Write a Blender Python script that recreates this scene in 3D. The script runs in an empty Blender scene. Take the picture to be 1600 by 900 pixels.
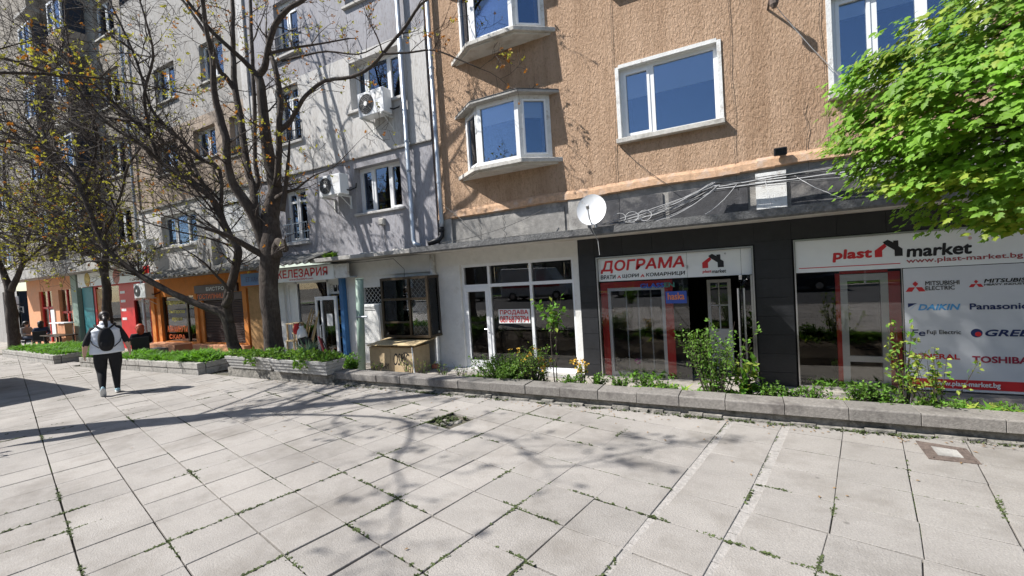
import bpy, bmesh, math, random
from mathutils import Vector, Matrix, noise
R = math.radians
scene = bpy.context.scene
COL = scene.collection
# ------------------------------------------------------------------ camera, sky, sun, exposure
cd = bpy.data.cameras.new('camera'); cam = bpy.data.objects.new('camera', cd); COL.objects.link(cam)
def camera_matrix(yaw, pitch, roll, loc):
    cy, sy, cp, sp, cr, sr = math.cos(yaw), math.sin(yaw), math.cos(pitch), math.sin(pitch), math.cos(roll), math.sin(roll)
    rot = Matrix(((cy, -sy, 0), (sy, cy, 0), (0, 0, 1)))
    fw = Vector((0, cp, sp)); u0 = Vector((0, -sp, cp)); r0 = Vector((1, 0, 0))
    r = rot @ (cr*r0 + sr*u0); u = rot @ (-sr*r0 + cr*u0); b = -(rot @ fw)
    m = Matrix((r, u, b)).transposed().to_4x4(); m.translation = loc
    return m
cam.matrix_world = camera_matrix(R(28.167), R(-1.715), R(-3.587), Vector((0, 0, 1.8)))
cd.sensor_width = 36; cd.lens = 15.53; cd.clip_start = 0.05; cd.clip_end = 2000
scene.camera = cam
SUN_AZ, SUN_EL = 235.0, 47.8          # where the sun stands: degrees clockwise from +Y, height
world = bpy.data.worlds.new('World'); scene.world = world; world.use_nodes = True
wn = world.node_tree
sky = wn.nodes.new('ShaderNodeTexSky'); sky.sky_type = 'NISHITA'; sky.sun_disc = False
sky.sun_elevation = R(SUN_EL); sky.sun_rotation = R(SUN_AZ); sky.air_density = 1.0; sky.dust_density = 0.6; sky.ozone_density = 1.2
wn.links.new(sky.outputs[0], wn.nodes['Background'].inputs[0]); wn.nodes['Background'].inputs[1].default_value = 0.098
sl = bpy.data.lights.new('sun', 'SUN'); sun = bpy.data.objects.new('sun', sl); COL.objects.link(sun)
sl.energy = 5.0; sl.angle = R(0.53); sl.color = (1.0, 0.97, 0.925)
sdir = Vector((math.sin(R(SUN_AZ))*math.cos(R(SUN_EL)), math.cos(R(SUN_AZ))*math.cos(R(SUN_EL)), math.sin(R(SUN_EL))))
sun.rotation_euler = (-sdir).to_track_quat('-Z', 'Y').to_euler(); sun.location = sdir*60
vs = scene.view_settings; vs.view_transform = 'Standard'; vs.look = 'None'; vs.exposure = 0.70; vs.gamma = 1; vs.use_curve_mapping = False
scene.render.engine = 'CYCLES'
scene.cycles.max_bounces = 5; scene.cycles.diffuse_bounces = 3; scene.cycles.glossy_bounces = 3; scene.cycles.transparent_max_bounces = 12; scene.cycles.caustics_reflective = False; scene.cycles.caustics_refractive = False
# ------------------------------------------------------------------ helpers
rng = random.Random(7)
ORG = {}
class MB:
    def __init__(s): s.v = []; s.f = []; s.m = []
    def add(s, vs, fs, mi=0):
        o = len(s.v); s.v.extend([tuple(p) for p in vs]); s.f.extend([tuple(i+o for i in f) for f in fs]); s.m.extend([mi]*len(fs)); return s
    def box(s, x0, x1, y0, y1, z0, z1, mi=0):
        if x0 > x1: x0, x1 = x1, x0
        if y0 > y1: y0, y1 = y1, y0
        if z0 > z1: z0, z1 = z1, z0
        return s.add([(x0,y0,z0),(x1,y0,z0),(x1,y1,z0),(x0,y1,z0),(x0,y0,z1),(x1,y0,z1),(x1,y1,z1),(x0,y1,z1)],
                     [(0,3,2,1),(4,5,6,7),(0,1,5,4),(1,2,6,5),(2,3,7,6),(3,0,4,7)], mi)
    def quad(s, a, b, c, d, mi=0): return s.add([a,b,c,d], [(0,1,2,3)], mi)
    def prism(s, poly, z0, z1, mi=0):               # poly counter-clockwise in plan
        n = len(poly)
        vs = [(p[0],p[1],z0) for p in poly]+[(p[0],p[1],z1) for p in poly]
        fs = [tuple(reversed(range(n))), tuple(range(n,2*n))]+[(i,(i+1)%n,(i+1)%n+n,i+n) for i in range(n)]
        return s.add(vs, fs, mi)
    def extr(s, poly, y0, y1, mi=0):                # poly of (x,z), clockwise seen from +Y / ccw seen from -Y
        n = len(poly)
        vs = [(p[0],y0,p[1]) for p in poly]+[(p[0],y1,p[1]) for p in poly]
        fs = [tuple(range(n)), tuple(reversed(range(n,2*n)))]+[((i+1)%n,i,i+n,(i+1)%n+n) for i in range(n)]
        return s.add(vs, fs, mi)
    def profx(s, poly, x0, x1, mi=0):               # poly of (y,z) swept along X
        n = len(poly)
        vs = [(x0,p[0],p[1]) for p in poly]+[(x1,p[0],p[1]) for p in poly]
        fs = [tuple(reversed(range(n))), tuple(range(n,2*n))]+[(i,(i+1)%n,(i+1)%n+n,i+n) for i in range(n)]
        return s.add(vs, fs, mi)
    def tube(s, pts, rad, n=6, cap=True, mi=0, jag=0):
        pts = [Vector(p) for p in pts]
        if not hasattr(rad, '__len__'): rad = [rad]*len(pts)
        o = len(s.v); up = None
        for i, p in enumerate(pts):
            t = (pts[min(i+1,len(pts)-1)]-pts[max(i-1,0)])
            if t.length < 1e-9: t = Vector((0,0,1))
            t.normalize()
            if up is None: up = t.orthogonal().normalized()
            up = (up - t*up.dot(t))
            if up.length < 1e-6: up = t.orthogonal()
            up.normalize(); w = t.cross(up)
            for k in range(n):
                a = 2*math.pi*k/n
                r = rad[i]*(1+jag*noise.noise((p+Vector((k*1.7,0,0)))*3.1)) if jag else rad[i]
                s.v.append(tuple(p+(up*math.cos(a)+w*math.sin(a))*r))
        for i in range(len(pts)-1):
            for k in range(n):
                s.f.append((o+i*n+k, o+i*n+(k+1)%n, o+(i+1)*n+(k+1)%n, o+(i+1)*n+k)); s.m.append(mi)
        if cap:
            s.f.append(tuple(o+k for k in reversed(range(n)))); s.m.append(mi)
            q = o+(len(pts)-1)*n; s.f.append(tuple(q+k for k in range(n))); s.m.append(mi)
        return s
    def lathe(s, c, prof, n=20, axis='z', mi=0):    # prof = [(r, h)], closed on both ends
        o = len(s.v); c = Vector(c)
        for r, h in prof:
            for k in range(n):
                a = 2*math.pi*k/n; u, w = r*math.cos(a), r*math.sin(a)
                s.v.append(tuple(c+(Vector((u,w,h)) if axis=='z' else Vector((u,h,w)) if axis=='y' else Vector((h,u,w)))))
        for i in range(len(prof)-1):
            for k in range(n):
                q = (o+i*n+k, o+i*n+(k+1)%n, o+(i+1)*n+(k+1)%n, o+(i+1)*n+k)
                s.f.append(q if axis!='y' else q[::-1]); s.m.append(mi)
        s.f.append(tuple(o+k for k in range(n))); s.m.append(mi)
        q = o+(len(prof)-1)*n; s.f.append(tuple(q+k for k in range(n))); s.m.append(mi)
        return s
    def build(s, name, mat, parent=None, origin=None, smooth=False, bevel=0, kind=None):
        if parent is not None: og = ORG[parent]
        elif origin is not None: og = Vector(origin)
        else:
            xs = [p[0] for p in s.v]; ys = [p[1] for p in s.v]; zs = [p[2] for p in s.v]
            og = Vector(((min(xs)+max(xs))/2, (min(ys)+max(ys))/2, min(zs)))
        me = bpy.data.meshes.new(name)
        me.from_pydata([(p[0]-og.x, p[1]-og.y, p[2]-og.z) for p in s.v], [], s.f)
        mats = mat if isinstance(mat, (list, tuple)) else [mat]
        for m in mats: me.materials.append(m)
        if len(mats) > 1: me.polygons.foreach_set('material_index', s.m)
        if smooth: me.polygons.foreach_set('use_smooth', [True]*len(me.polygons))
        me.update()
        if bevel:
            bm = bmesh.new(); bm.from_mesh(me)
            bmesh.ops.bevel(bm, geom=[e for e in bm.edges if len(e.link_faces)==2 and e.calc_face_angle(0) > .5], offset=bevel, segments=1, affect='EDGES')
            bm.to_mesh(me); bm.free()
        ob = bpy.data.objects.new(name, me); COL.objects.link(ob)
        if parent is not None: ob.parent = parent
        else: ob.location = og
        ORG[ob] = og
        if kind: ob['kind'] = kind
        return ob
def tag(o, label, cat, group=None):
    o['label'] = label; o['category'] = cat
    if group: o['group'] = group
    return o
def thing(name, label, cat, loc, group=None):
    o = bpy.data.objects.new(name, None); COL.objects.link(o); o.location = loc; o.empty_display_size = .2
    ORG[o] = Vector(loc); return tag(o, label, cat, group)
def struct(o): o['kind'] = 'structure'; return o
def dup(o, parent=None, loc=None, rotz=None):
    c = o.copy(); COL.objects.link(c)
    if parent is not None: c.parent = parent
    if loc is not None: c.location = loc
    if rotz is not None: c.rotation_euler = (0,0,rotz)
    for ch in list(o.children): dup(ch, c)
    return c
# ------------------------------------------------------------------ materials
def nd(nt, t, **kw):
    n = nt.nodes.new(t)
    for k, v in kw.items():
        if k in n.inputs: n.inputs[k].default_value = v
        else: setattr(n, k, v)
    return n
def ramp(nt, fac, stops):
    r = nt.nodes.new('ShaderNodeValToRGB'); nt.links.new(fac, r.inputs[0])
    e = r.color_ramp.elements
    while len(e) < len(stops): e.new(.5)
    for i, (p, c) in enumerate(stops): e[i].position = p; e[i].color = (*c, 1) if len(c)==3 else c
    return r.outputs[0]
def posmap(nt, scale=(1,1,1)):
    g = nt.nodes.new('ShaderNodeNewGeometry'); m = nt.nodes.new('ShaderNodeMapping'); m.inputs['Scale'].default_value = scale
    nt.links.new(g.outputs['Position'], m.inputs['Vector']); return m.outputs[0]
def mixc(nt, fac, a, b, mode='MIX'):
    m = nt.nodes.new('ShaderNodeMix'); m.data_type = 'RGBA'; m.blend_type = mode
    for s, x in ((m.inputs[0], fac), (m.inputs[6], a), (m.inputs[7], b)):
        if hasattr(x, 'is_output'): nt.links.new(x, s)
        elif isinstance(x, (int, float)): s.default_value = x
        else: s.default_value = (*x, 1)
    return m.outputs[2]
def sc(c, k): return tuple(min(1, x*k) for x in c)
def mat(name, col, rough=.65, var=.18, scale=6, bump=0, bscale=60, stretch=(1,1,1), metal=0, spec=.4, stain=None, sscale=1.2, sstretch=(1,1,1), sth=(.52,.7), rand=0, transl=0, coat=0, spots=None):
    m = bpy.data.materials.new(name); m.use_nodes = True; nt = m.node_tree; b = nt.nodes['Principled BSDF']
    b.inputs['Roughness'].default_value = rough; b.inputs['Metallic'].default_value = metal; b.inputs['Specular IOR Level'].default_value = spec
    if coat: b.inputs['Coat Weight'].default_value = coat
    p = posmap(nt, stretch)
    n = nd(nt, 'ShaderNodeTexNoise', Scale=scale, Detail=3, Roughness=.65); nt.links.new(p, n.inputs['Vector'])
    c = ramp(nt, n.outputs[0], [(.3, sc(col, 1-var)), (.7, sc(col, 1+var))])
    if stain:
        n2 = nd(nt, 'ShaderNodeTexNoise', Scale=sscale, Detail=4, Roughness=.7); nt.links.new(posmap(nt, sstretch), n2.inputs['Vector'])
        f = ramp(nt, n2.outputs[0], [(sth[0], (0,0,0)), (sth[1], (1,1,1))])
        c = mixc(nt, f, c, stain)
    if spots:
        v_ = nd(nt, 'ShaderNodeTexVoronoi', Scale=2.6); v_.feature = 'F1'; nt.links.new(posmap(nt), v_.inputs['Vector'])
        n6 = nd(nt, 'ShaderNodeTexNoise', Scale=9, Detail=3); nt.links.new(posmap(nt), n6.inputs['Vector'])
        mm = nt.nodes.new('ShaderNodeMath'); mm.operation = 'MULTIPLY_ADD'; nt.links.new(n6.outputs[0], mm.inputs[0]); mm.inputs[1].default_value = .16; nt.links.new(v_.outputs['Distance'], mm.inputs[2])
        c = mixc(nt, ramp(nt, mm.outputs[0], [(.10, (.75,.75,.75)), (.145, (0,0,0))]), c, spots)
        n7 = nd(nt, 'ShaderNodeTexNoise', Scale=.45, Detail=5, Roughness=.7); nt.links.new(posmap(nt, (1,1.6,1)), n7.inputs['Vector'])
        c = mixc(nt, 1.0, c, ramp(nt, n7.outputs[0], [(.35, (.84,.83,.82)), (.6, (1.06,1.05,1.04))]), 'MULTIPLY')
    if rand:
        oi = nt.nodes.new('ShaderNodeObjectInfo')
        rc = ramp(nt, oi.outputs['Random'], [(0, (1-rand,)*3), (1, (1+rand*.6, 1+rand*.55, 1+rand*.5))])
        c = mixc(nt, 1.0, c, rc, 'MULTIPLY')
    nt.links.new(c, b.inputs['Base Color'])
    if bump:
        n3 = nd(nt, 'ShaderNodeTexNoise', Scale=bscale, Detail=2, Roughness=.6); nt.links.new(p, n3.inputs['Vector'])
        bp = nd(nt, 'ShaderNodeBump', Strength=min(1,bump), Distance=.02*max(1,bump)); nt.links.new(n3.outputs[0], bp.inputs['Height']); nt.links.new(bp.outputs[0], b.inputs['Normal'])
    if transl:
        t = nt.nodes.new('ShaderNodeBsdfTranslucent'); nt.links.new(mixc(nt, 1.0, c, (1.25,1.25,.7), 'MULTIPLY'), t.inputs[0])
        mx = nt.nodes.new('ShaderNodeMixShader'); mx.inputs[0].default_value = transl
        nt.links.new(b.outputs[0], mx.inputs[1]); nt.links.new(t.outputs[0], mx.inputs[2]); nt.links.new(mx.outputs[0], nt.nodes['Material Output'].inputs[0])
    return m
def stucco(name, col, col2, strength, vs=(14,14,5), dist=.03, streak=.35):
    m = bpy.data.materials.new(name); m.use_nodes = True; nt = m.node_tree; b = nt.nodes['Principled BSDF']; b.inputs['Roughness'].default_value = .92; b.inputs['Specular IOR Level'].default_value = .15
    n = nd(nt, 'ShaderNodeTexNoise', Scale=.9, Detail=8, Roughness=.7); nt.links.new(posmap(nt, (1,1,.6)), n.inputs['Vector'])
    c = ramp(nt, n.outputs[0], [(.3, col2), (.62, col)])
    p = posmap(nt, vs)
    v = nd(nt, 'ShaderNodeTexVoronoi', Scale=1.0); v.feature = 'SMOOTH_F1'; v.inputs['Smoothness'].default_value = .35
    dn = nd(nt, 'ShaderNodeTexNoise', Scale=1.1, Detail=4); nt.links.new(p, dn.inputs['Vector'])
    add = nt.nodes.new('ShaderNodeVectorMath'); add.operation = 'MULTIPLY_ADD'; add.inputs[1].default_value = (1.5,1.5,1.5)
    nt.links.new(dn.outputs[1], add.inputs[0]); nt.links.new(p, add.inputs[2]); nt.links.new(add.outputs[0], v.inputs['Vector'])
    n2 = nd(nt, 'ShaderNodeTexNoise', Scale=.9, Detail=7, Roughness=.74); nt.links.new(p, n2.inputs['Vector'])
    mul = nt.nodes.new('ShaderNodeMath'); mul.operation = 'MULTIPLY_ADD'; nt.links.new(v.outputs[0], mul.inputs[0]); mul.inputs[1].default_value = .34; nt.links.new(n2.outputs[0], mul.inputs[2])
    bp = nd(nt, 'ShaderNodeBump', Strength=strength, Distance=dist); nt.links.new(mul.outputs[0], bp.inputs['Height']); nt.links.new(bp.outputs[0], b.inputs['Normal'])
    f = ramp(nt, n2.outputs[0], [(.34, (.62,.57,.52)), (.50, (1,1,1))]); c = mixc(nt, .7, c, mixc(nt, 1.0, c, f, 'MULTIPLY'))
    n5 = nd(nt, 'ShaderNodeTexNoise', Scale=1.0, Detail=4, Roughness=.65); nt.links.new(posmap(nt, (4.5,4.5,.35)), n5.inputs['Vector'])
    c = mixc(nt, streak, c, ramp(nt, n5.outputs[0], [(.36, (.78,.75,.72)), (.55, (1,1,1)), (.75, (1.08,1.08,1.08))]), 'MULTIPLY')
    nt.links.new(c, b.inputs['Base Color']); return m
def glass(name, base, gain, tint=(.75,.8,.82), rough=.0, refl=(1,1,1)):
    m = bpy.data.materials.new(name); m.use_nodes = True; nt = m.node_tree; nt.nodes.remove(nt.nodes['Principled BSDF'])
    g = nd(nt, 'ShaderNodeBsdfGlossy', Roughness=rough); g.inputs[0].default_value = (*refl,1)
    t = nt.nodes.new('ShaderNodeBsdfTransparent'); t.inputs[0].default_value = (*tint, 1)
    lw = nd(nt, 'ShaderNodeFresnel', IOR=1.5); ma = nt.nodes.new('ShaderNodeMath'); ma.operation = 'MULTIPLY_ADD'; ma.use_clamp = True
    nt.links.new(lw.outputs[0], ma.inputs[0]); ma.inputs[1].default_value = gain; ma.inputs[2].default_value = base
    w = nd(nt, 'ShaderNodeTexNoise', Scale=1.3, Detail=1); nt.links.new(posmap(nt), w.inputs['Vector'])
    bp = nd(nt, 'ShaderNodeBump', Strength=.05, Distance=.01); nt.links.new(w.outputs[0], bp.inputs['Height']); nt.links.new(bp.outputs[0], g.inputs['Normal'])
    mx = nt.nodes.new('ShaderNodeMixShader'); nt.links.new(ma.outputs[0], mx.inputs[0]); nt.links.new(t.outputs[0], mx.inputs[1]); nt.links.new(g.outputs[0], mx.inputs[2])
    nt.links.new(mx.outputs[0], nt.nodes['Material Output'].inputs[0]); return m
def plain(name, col, rough=.5, metal=0, **k): return mat(name, col, rough, var=k.pop('var', .06), scale=9, metal=metal, **k)
m_slab = mat('paving_concrete', (.322,.304,.284), .9, .13, 70, bump=.35, bscale=90, stain=(.24,.223,.203), sscale=1.4, sth=(.48,.7), rand=.08, spots=(.15,.14,.13), spec=.2)
m_joint = mat('joint_dirt', (.10,.09,.07), .95, .3, 20, bump=.6, stain=(.10,.11,.05), sscale=3)
m_kerb = mat('kerb_concrete', (.215,.20,.183), .9, .25, 40, bump=.25, bscale=90, stain=(.09,.08,.075), sscale=3, sth=(.5,.72), rand=.15)
m_kerbbase = mat('kerb_footing', (.24,.225,.2), .95, .35, 14, bump=1.0, bscale=18, stain=(.06,.06,.05), sscale=4)
m_soil = mat('soil', (.09,.07,.05), .95, .35, 12, bump=1, bscale=25, stain=(.16,.13,.09), sscale=4)
m_path = mat('path_paving', (.34,.31,.27), .92, .2, 16, bump=.5, stain=(.17,.15,.12), sscale=2.5)
m_orange = stucco('orange_stucco', (.67,.465,.32), (.58,.39,.26), 1.0, (40,40,17), .085, .8)
m_lip = mat('orange_lip', (.50,.32,.20), .85, .25, 14, bump=.5, stain=(.5,.4,.33), sscale=3)
m_grey = stucco('grey_stucco', (.375,.37,.395), (.33,.325,.345), .5, (30,30,8), .02)
m_lightgrey = stucco('light_grey_stucco', (.60,.59,.575), (.52,.51,.50), .5, (30,30,8), .02)
m_tan = stucco('tan_render', (.44,.36,.29), (.36,.30,.25), .5, (22,22,12), .02)
m_beige = stucco('beige_render', (.34,.31,.27), (.25,.225,.195), .5, (22,22,12), .02)
m_wallwhite = mat('white_painted_wall', (.74,.73,.70), .85, .06, 5, bump=.25, bscale=30, stain=(.50,.47,.42), sscale=1.8, sth=(.58,.8))
m_concrete = mat('weathered_concrete', (.40,.385,.36), .92, .18, 10, bump=.5, bscale=45, stain=(.17,.16,.15), sscale=2.5, sth=(.5,.7))
m_darkconc = mat('bitumen_edge', (.13,.13,.13), .9, .3, 14, bump=.7, bscale=40, stain=(.30,.29,.28), sscale=2.2, sth=(.55,.75))
m_under = mat('canopy_soffit', (.62,.60,.56), .9, .1, 6, bump=.3, stain=(.45,.40,.34), sscale=2)
m_strip = mat('grey_strip', (.25,.24,.225), .85, .2, 8, bump=.4, stain=(.38,.36,.33), sscale=2)
m_pvc = mat('white_pvc', (.80,.81,.82), .35, .03, 5, spec=.5)
m_oldwhite = mat('old_white_paint', (.70,.70,.68), .7, .1, 9, bump=.35, stain=(.42,.38,.34), sscale=5, sth=(.56,.7))
m_sill = mat('sill_concrete', (.52,.50,.46), .9, .15, 14, bump=.4, stain=(.28,.26,.23), sscale=4)
m_glass = glass('shop_glass', .008, .95, (.98,.98,.98))
m_glassup = glass('upper_window_glass', .12, 1.3, (.9,.93,.95), 0, (.55,.72,1.0))
m_glassdisp = glass('clear_glass', .01, 1.0, (.96,.97,.97))
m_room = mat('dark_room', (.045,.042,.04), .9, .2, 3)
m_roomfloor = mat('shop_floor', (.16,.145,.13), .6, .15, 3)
m_blind = mat('roller_blind', (.80,.84,.88), .8, .04, 3)
m_curtain = mat('net_curtain', (.50,.52,.55), .9, .15, 5, stretch=(8,8,.3))
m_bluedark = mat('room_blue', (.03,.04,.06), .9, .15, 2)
m_tile = mat('black_tile', (.018,.019,.022), .45, .18, 7, bump=.08, bscale=30, rand=.18, spec=.5)
m_grout = mat('dark_grout', (.02,.02,.022), .9, .1, 8)
m_red = plain('red_panel', (.60,.03,.03), .45)
m_redtxt = plain('red_print', (.60,.03,.035), .5)
m_blk = plain('black_print', (.015,.015,.017), .5)
m_white = plain('white_print', (.80,.80,.79), .45)
m_signwhite = plain('sign_panel_white', (.84,.86,.85), .45, var=.02)
m_poster = plain('poster_film', (.66,.675,.70), .45, var=.02)
m_bluetxt = plain('blue_print', (.03,.10,.42), .5)
m_lbluetxt = plain('light_blue_print', (.10,.36,.68), .5)
m_navy = plain('navy_print', (.02,.035,.12), .5)
m_metal = plain('galvanised_metal', (.42,.47,.53), .45, .55, stain=(.30,.30,.31), sscale=4)
m_steel = plain('steel', (.55,.55,.56), .28, .9)
m_blackmetal = plain('black_metal', (.02,.02,.022), .45, .3)
m_rust = mat('rusty_cover', (.13,.10,.085), .85, .35, 18, bump=.6, stain=(.18,.14,.115), sscale=6)
m_bark = mat('bark', (.058,.045,.037), .95, .4, 9, bump=1.0, bscale=16, stretch=(3.2,3.2,.8), stain=(.11,.095,.08), sscale=2.4)
m_twig = mat('twig', (.06,.046,.038), .9, .25, 5)
m_bud = mat('young_leaf', (.36,.34,.06), .7, .35, 3, transl=.35)
m_budo = mat('orange_leaf', (.42,.17,.03), .7, .3, 3, transl=.3)
m_leaf = mat('maple_leaf', (.17,.32,.036), .55, .5, 1.6, transl=.42, spec=.35)
m_leafy = mat('maple_leaf_young', (.28,.36,.055), .55, .35, 1.6, transl=.42)
m_grass = mat('bed_grass', (.12,.27,.03), .7, .4, 3, transl=.35)
m_weed = mat('weed_leaf', (.12,.22,.035), .65, .4, 4, transl=.35)
m_weedy = mat('yellow_leaf', (.29,.36,.06), .65, .3, 4, transl=.35)
m_flower = plain('yellow_flower', (.62,.36,.04), .7)
m_pink = plain('pink_flower', (.55,.12,.40), .7)
m_brown = plain('brown_aluminium', (.075,.055,.035), .4, .3)
m_greenpaint = mat('pale_green_paint', (.25,.34,.28), .6, .1, 9, stain=(.30,.36,.30), sscale=6, bump=.15)
m_card = mat('raw_board', (.47,.36,.22), .85, .12, 6, stain=(.38,.28,.16), sscale=2)
m_ply = mat('plywood', (.55,.42,.24), .7, .12, 8)
m_bluepaint = plain('blue_paint', (.04,.14,.32), .5)
m_orangepaint = mat('orange_paint', (.66,.23,.045), .8, .08, 5, stain=(.55,.20,.06), sscale=2, bump=.1)
m_salmon = mat('salmon_paint', (.70,.34,.18), .8, .08, 5, stain=(.60,.33,.2), sscale=2, bump=.1)
m_shutter = plain('brown_shutter', (.06,.035,.03), .55)
m_corr = mat('corrugated_sheet', (.22,.215,.20), .95, .3, 8, bump=.4, stain=(.08,.08,.075), sscale=3)
m_teal = plain('teal_paint', (.05,.26,.28), .5)
m_rubber = plain('rubber', (.02,.02,.02), .8)
m_cable = plain('cable_grey', (.40,.40,.40), .6)
m_cablek = plain('cable_black', (.03,.03,.03), .6)
m_skin = plain('skin', (.52,.33,.25), .55)
m_blackcloth = mat('black_cloth', (.012,.012,.014), .85, .2, 20)
m_vest = mat('white_quilted_vest', (.72,.75,.80), .6, .04, 6)
m_hair = mat('dark_hair', (.02,.014,.012), .5, .3, 40, stretch=(6,6,.6))
m_hairred = mat('red_hair', (.42,.08,.035), .5, .3, 40, stretch=(6,6,.6))
m_shoe = plain('light_blue_shoe', (.36,.56,.64), .6)
m_sole = plain('shoe_sole', (.55,.56,.56), .8)
m_dkstrip = mat('dark_fascia', (.065,.065,.07), .85, .25, 8, bump=.3, stain=(.2,.19,.18), sscale=2)
m_planter = mat('planter_concrete', (.44,.43,.41), .9, .15, 18, bump=.5, bscale=50, stain=(.25,.24,.22), sscale=3)
m_bedkerb = mat('bed_kerb_concrete', (.38,.36,.33), .9, .2, 20, bump=.5, stain=(.16,.15,.13), sscale=3)
m_fillet = mat('cement_fillet', (.335,.315,.295), .9, .2, 30, bump=.4, stain=(.27,.255,.235), sscale=5)
m_moss = mat('moss', (.06,.08,.026), .9, .4, 8)
m_oldgrey = stucco('weathered_grey_render', (.42,.405,.385), (.32,.305,.29), .5, (24,24,12), .02)
m_pvcnew = mat('new_white_pvc', (.90,.91,.92), .3, .02, 5)
# ------------------------------------------------------------------ the setting: ground, pavement, kerbs, beds
m_asphalt = mat('asphalt', (.055,.055,.058), .9, .2, 20, bump=.3)
m_ground = mat('ground_earth', (.16,.14,.11), .95, .2, .5)
struct(MB().quad((-600,-600,-.7),(600,-600,-.7),(600,600,-.7),(-600,600,-.7)).build('ground', m_ground, origin=(0,0,-.7)))
CM = cam.matrix_world.inverted()
def seen(p, mx=.05):                                  # rough test: does the photograph's view include this point
    q = CM @ Vector(p)
    if q.z > -.4: return None
    u, v = 690.2*q.x/-q.z/1600, 690.2*q.y/-q.z/900
    return -q.z if abs(u) < .5+mx and abs(v) < .5+mx else None
KF = 5.52                                            # line of the long kerb's face
pav = struct(MB().box(-48, 9, -3.0, KF+.2, -.3, -.028).build('pavement', m_joint, origin=(0,0,0)))
GA = Vector((.221,.975,0)).normalized(); GB = Vector((.975,-.221,0)).normalized()
P = .4535; S = .2226
def gmap(b, a):
    k = min(1, max(0, (b+3.2)/1.6)); b2 = b-.038*(a-2.6)*k; w = 1-min(1, max(0, (a-1.4)/2.2))
    if b > -1.31: b2 -= .062*w
    if b > -.785: b2 -= .070*w
    return GB*b2+GA*a
bcols = []
b = -2.275
while b > -50: bcols.append((b-P, b)); b -= P
bcols += [(-2.275,-1.822),(-1.822,-1.372),(-1.305,-.855),(-.78,-.33),(-.33,.12),(.12,.573)]
b = .573
while b < 9: bcols.append((b, b+P)); b += P
arows = [.232+P*j for j in range(-22, 30)]
bm = bmesh.new(); bmesh.ops.create_cube(bm, size=1)
for v in bm.verts: v.co = (v.co.x*2*S, v.co.y*2*(S-.0014), v.co.z*.05-.025)
bmesh.ops.bevel(bm, geom=[e for e in bm.edges if all(v.co.z > -.01 for v in e.verts)], offset=.003, segments=1, affect='EDGES')
tile_me = bpy.data.meshes.new('paving_slab'); bm.to_mesh(tile_me); bm.free(); tile_me.materials.append(m_slab)
ang = math.atan2(GB.y, GB.x)
def clip(poly, ymax, lo=None):
    out = []
    for i, p in enumerate(poly):
        q = poly[(i+1)%len(poly)]
        a, c = p[1] <= ymax, q[1] <= ymax
        if a: out.append(p)
        if a != c:
            t = (ymax-p[1])/(q[1]-p[1]); out.append((p[0]+(q[0]-p[0])*t, ymax))
    return out
def beds_y(x):                                         # front line of whatever bounds the pavement
    if x > -6.8: return KF-.01
    if x > -10.0: return 5.44
    if -16.75 < x < -10.85: return 5.06+(x+16.6)*.043
    if -24.1 < x < -18.2: return 5.28-(x+23.9)*.04
    return 5.45
tiles = []; rest = MB(); skip = Vector((-3.40,4.47,0))
for b0, b1 in bcols:
    for a0 in arows:
        c = gmap((b0+b1)/2, a0+P/2)
        if not (-44 < c.x < 8.5 and -2.9 < c.y < 5.72): continue
        if (c-skip).length < .2: continue
        va = gmap((b0+b1)/2, a0+P/2+.1)-gmap((b0+b1)/2, a0+P/2-.1); dr = math.atan2(va.y,va.x)-math.atan2(GA.y,GA.x); RM = Matrix.Rotation(dr,3,'Z'); LB, LA = RM@GB, RM@GA
        corners = [c+LB*sx*S+LA*sy*(S-.0014) for sx, sy in ((-1,-1),(1,-1),(1,1),(-1,1))]
        lim = beds_y(c.x)
        poly = clip([(p.x,p.y) for p in corners], lim)
        if len(poly) < 3: continue
        full = max(p.y for p in corners) <= lim
        d = seen((c.x,c.y,0))
        tiles.append((d if d else 999, c, poly, full, dr))
tiles.sort(key=lambda t: t[0])
for i, (d, c, poly, full, dr) in enumerate(tiles):
    dz = rng.uniform(-.003,.002)
    if i < 300 and d < 900:
        if full:
            o = bpy.data.objects.new('paving_slab', tile_me); COL.objects.link(o); o.parent = pav
            o.location = (c.x+rng.uniform(-.002,.002), c.y+rng.uniform(-.002,.002), dz)
            o.rotation_euler = (rng.uniform(-.004,.004), rng.uniform(-.004,.004), ang+dr+rng.uniform(-.003,.003))
        else: MB().prism(poly, -.05, dz).build('paving_slab', m_slab, pav)
    else: rest.prism(poly, -.05, dz-.001)
rest.build('paving_slab_field', m_slab, pav, kind='stuff')
for bl, br, cs in ((-1.372,-1.305,1.0),(-.855,-.78,.8)):   # pale cement fillets between two slab columns
    a = 2.1
    while a < 5.2:
        L = rng.uniform(.25,.5)
        p = [gmap(bl-.03, a)+GB*0, gmap(br-.002, a)+GB*.03, gmap(br-.002, a+L-.008)+GB*.03, gmap(bl-.03, a+L-.008)]
        pl = clip([(q.x,q.y) for q in p], KF-.01)
        if len(pl) > 2: MB().prism(pl, -.05, -.0065).build('cement_fillet', m_fillet, pav)
        a += L
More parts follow.
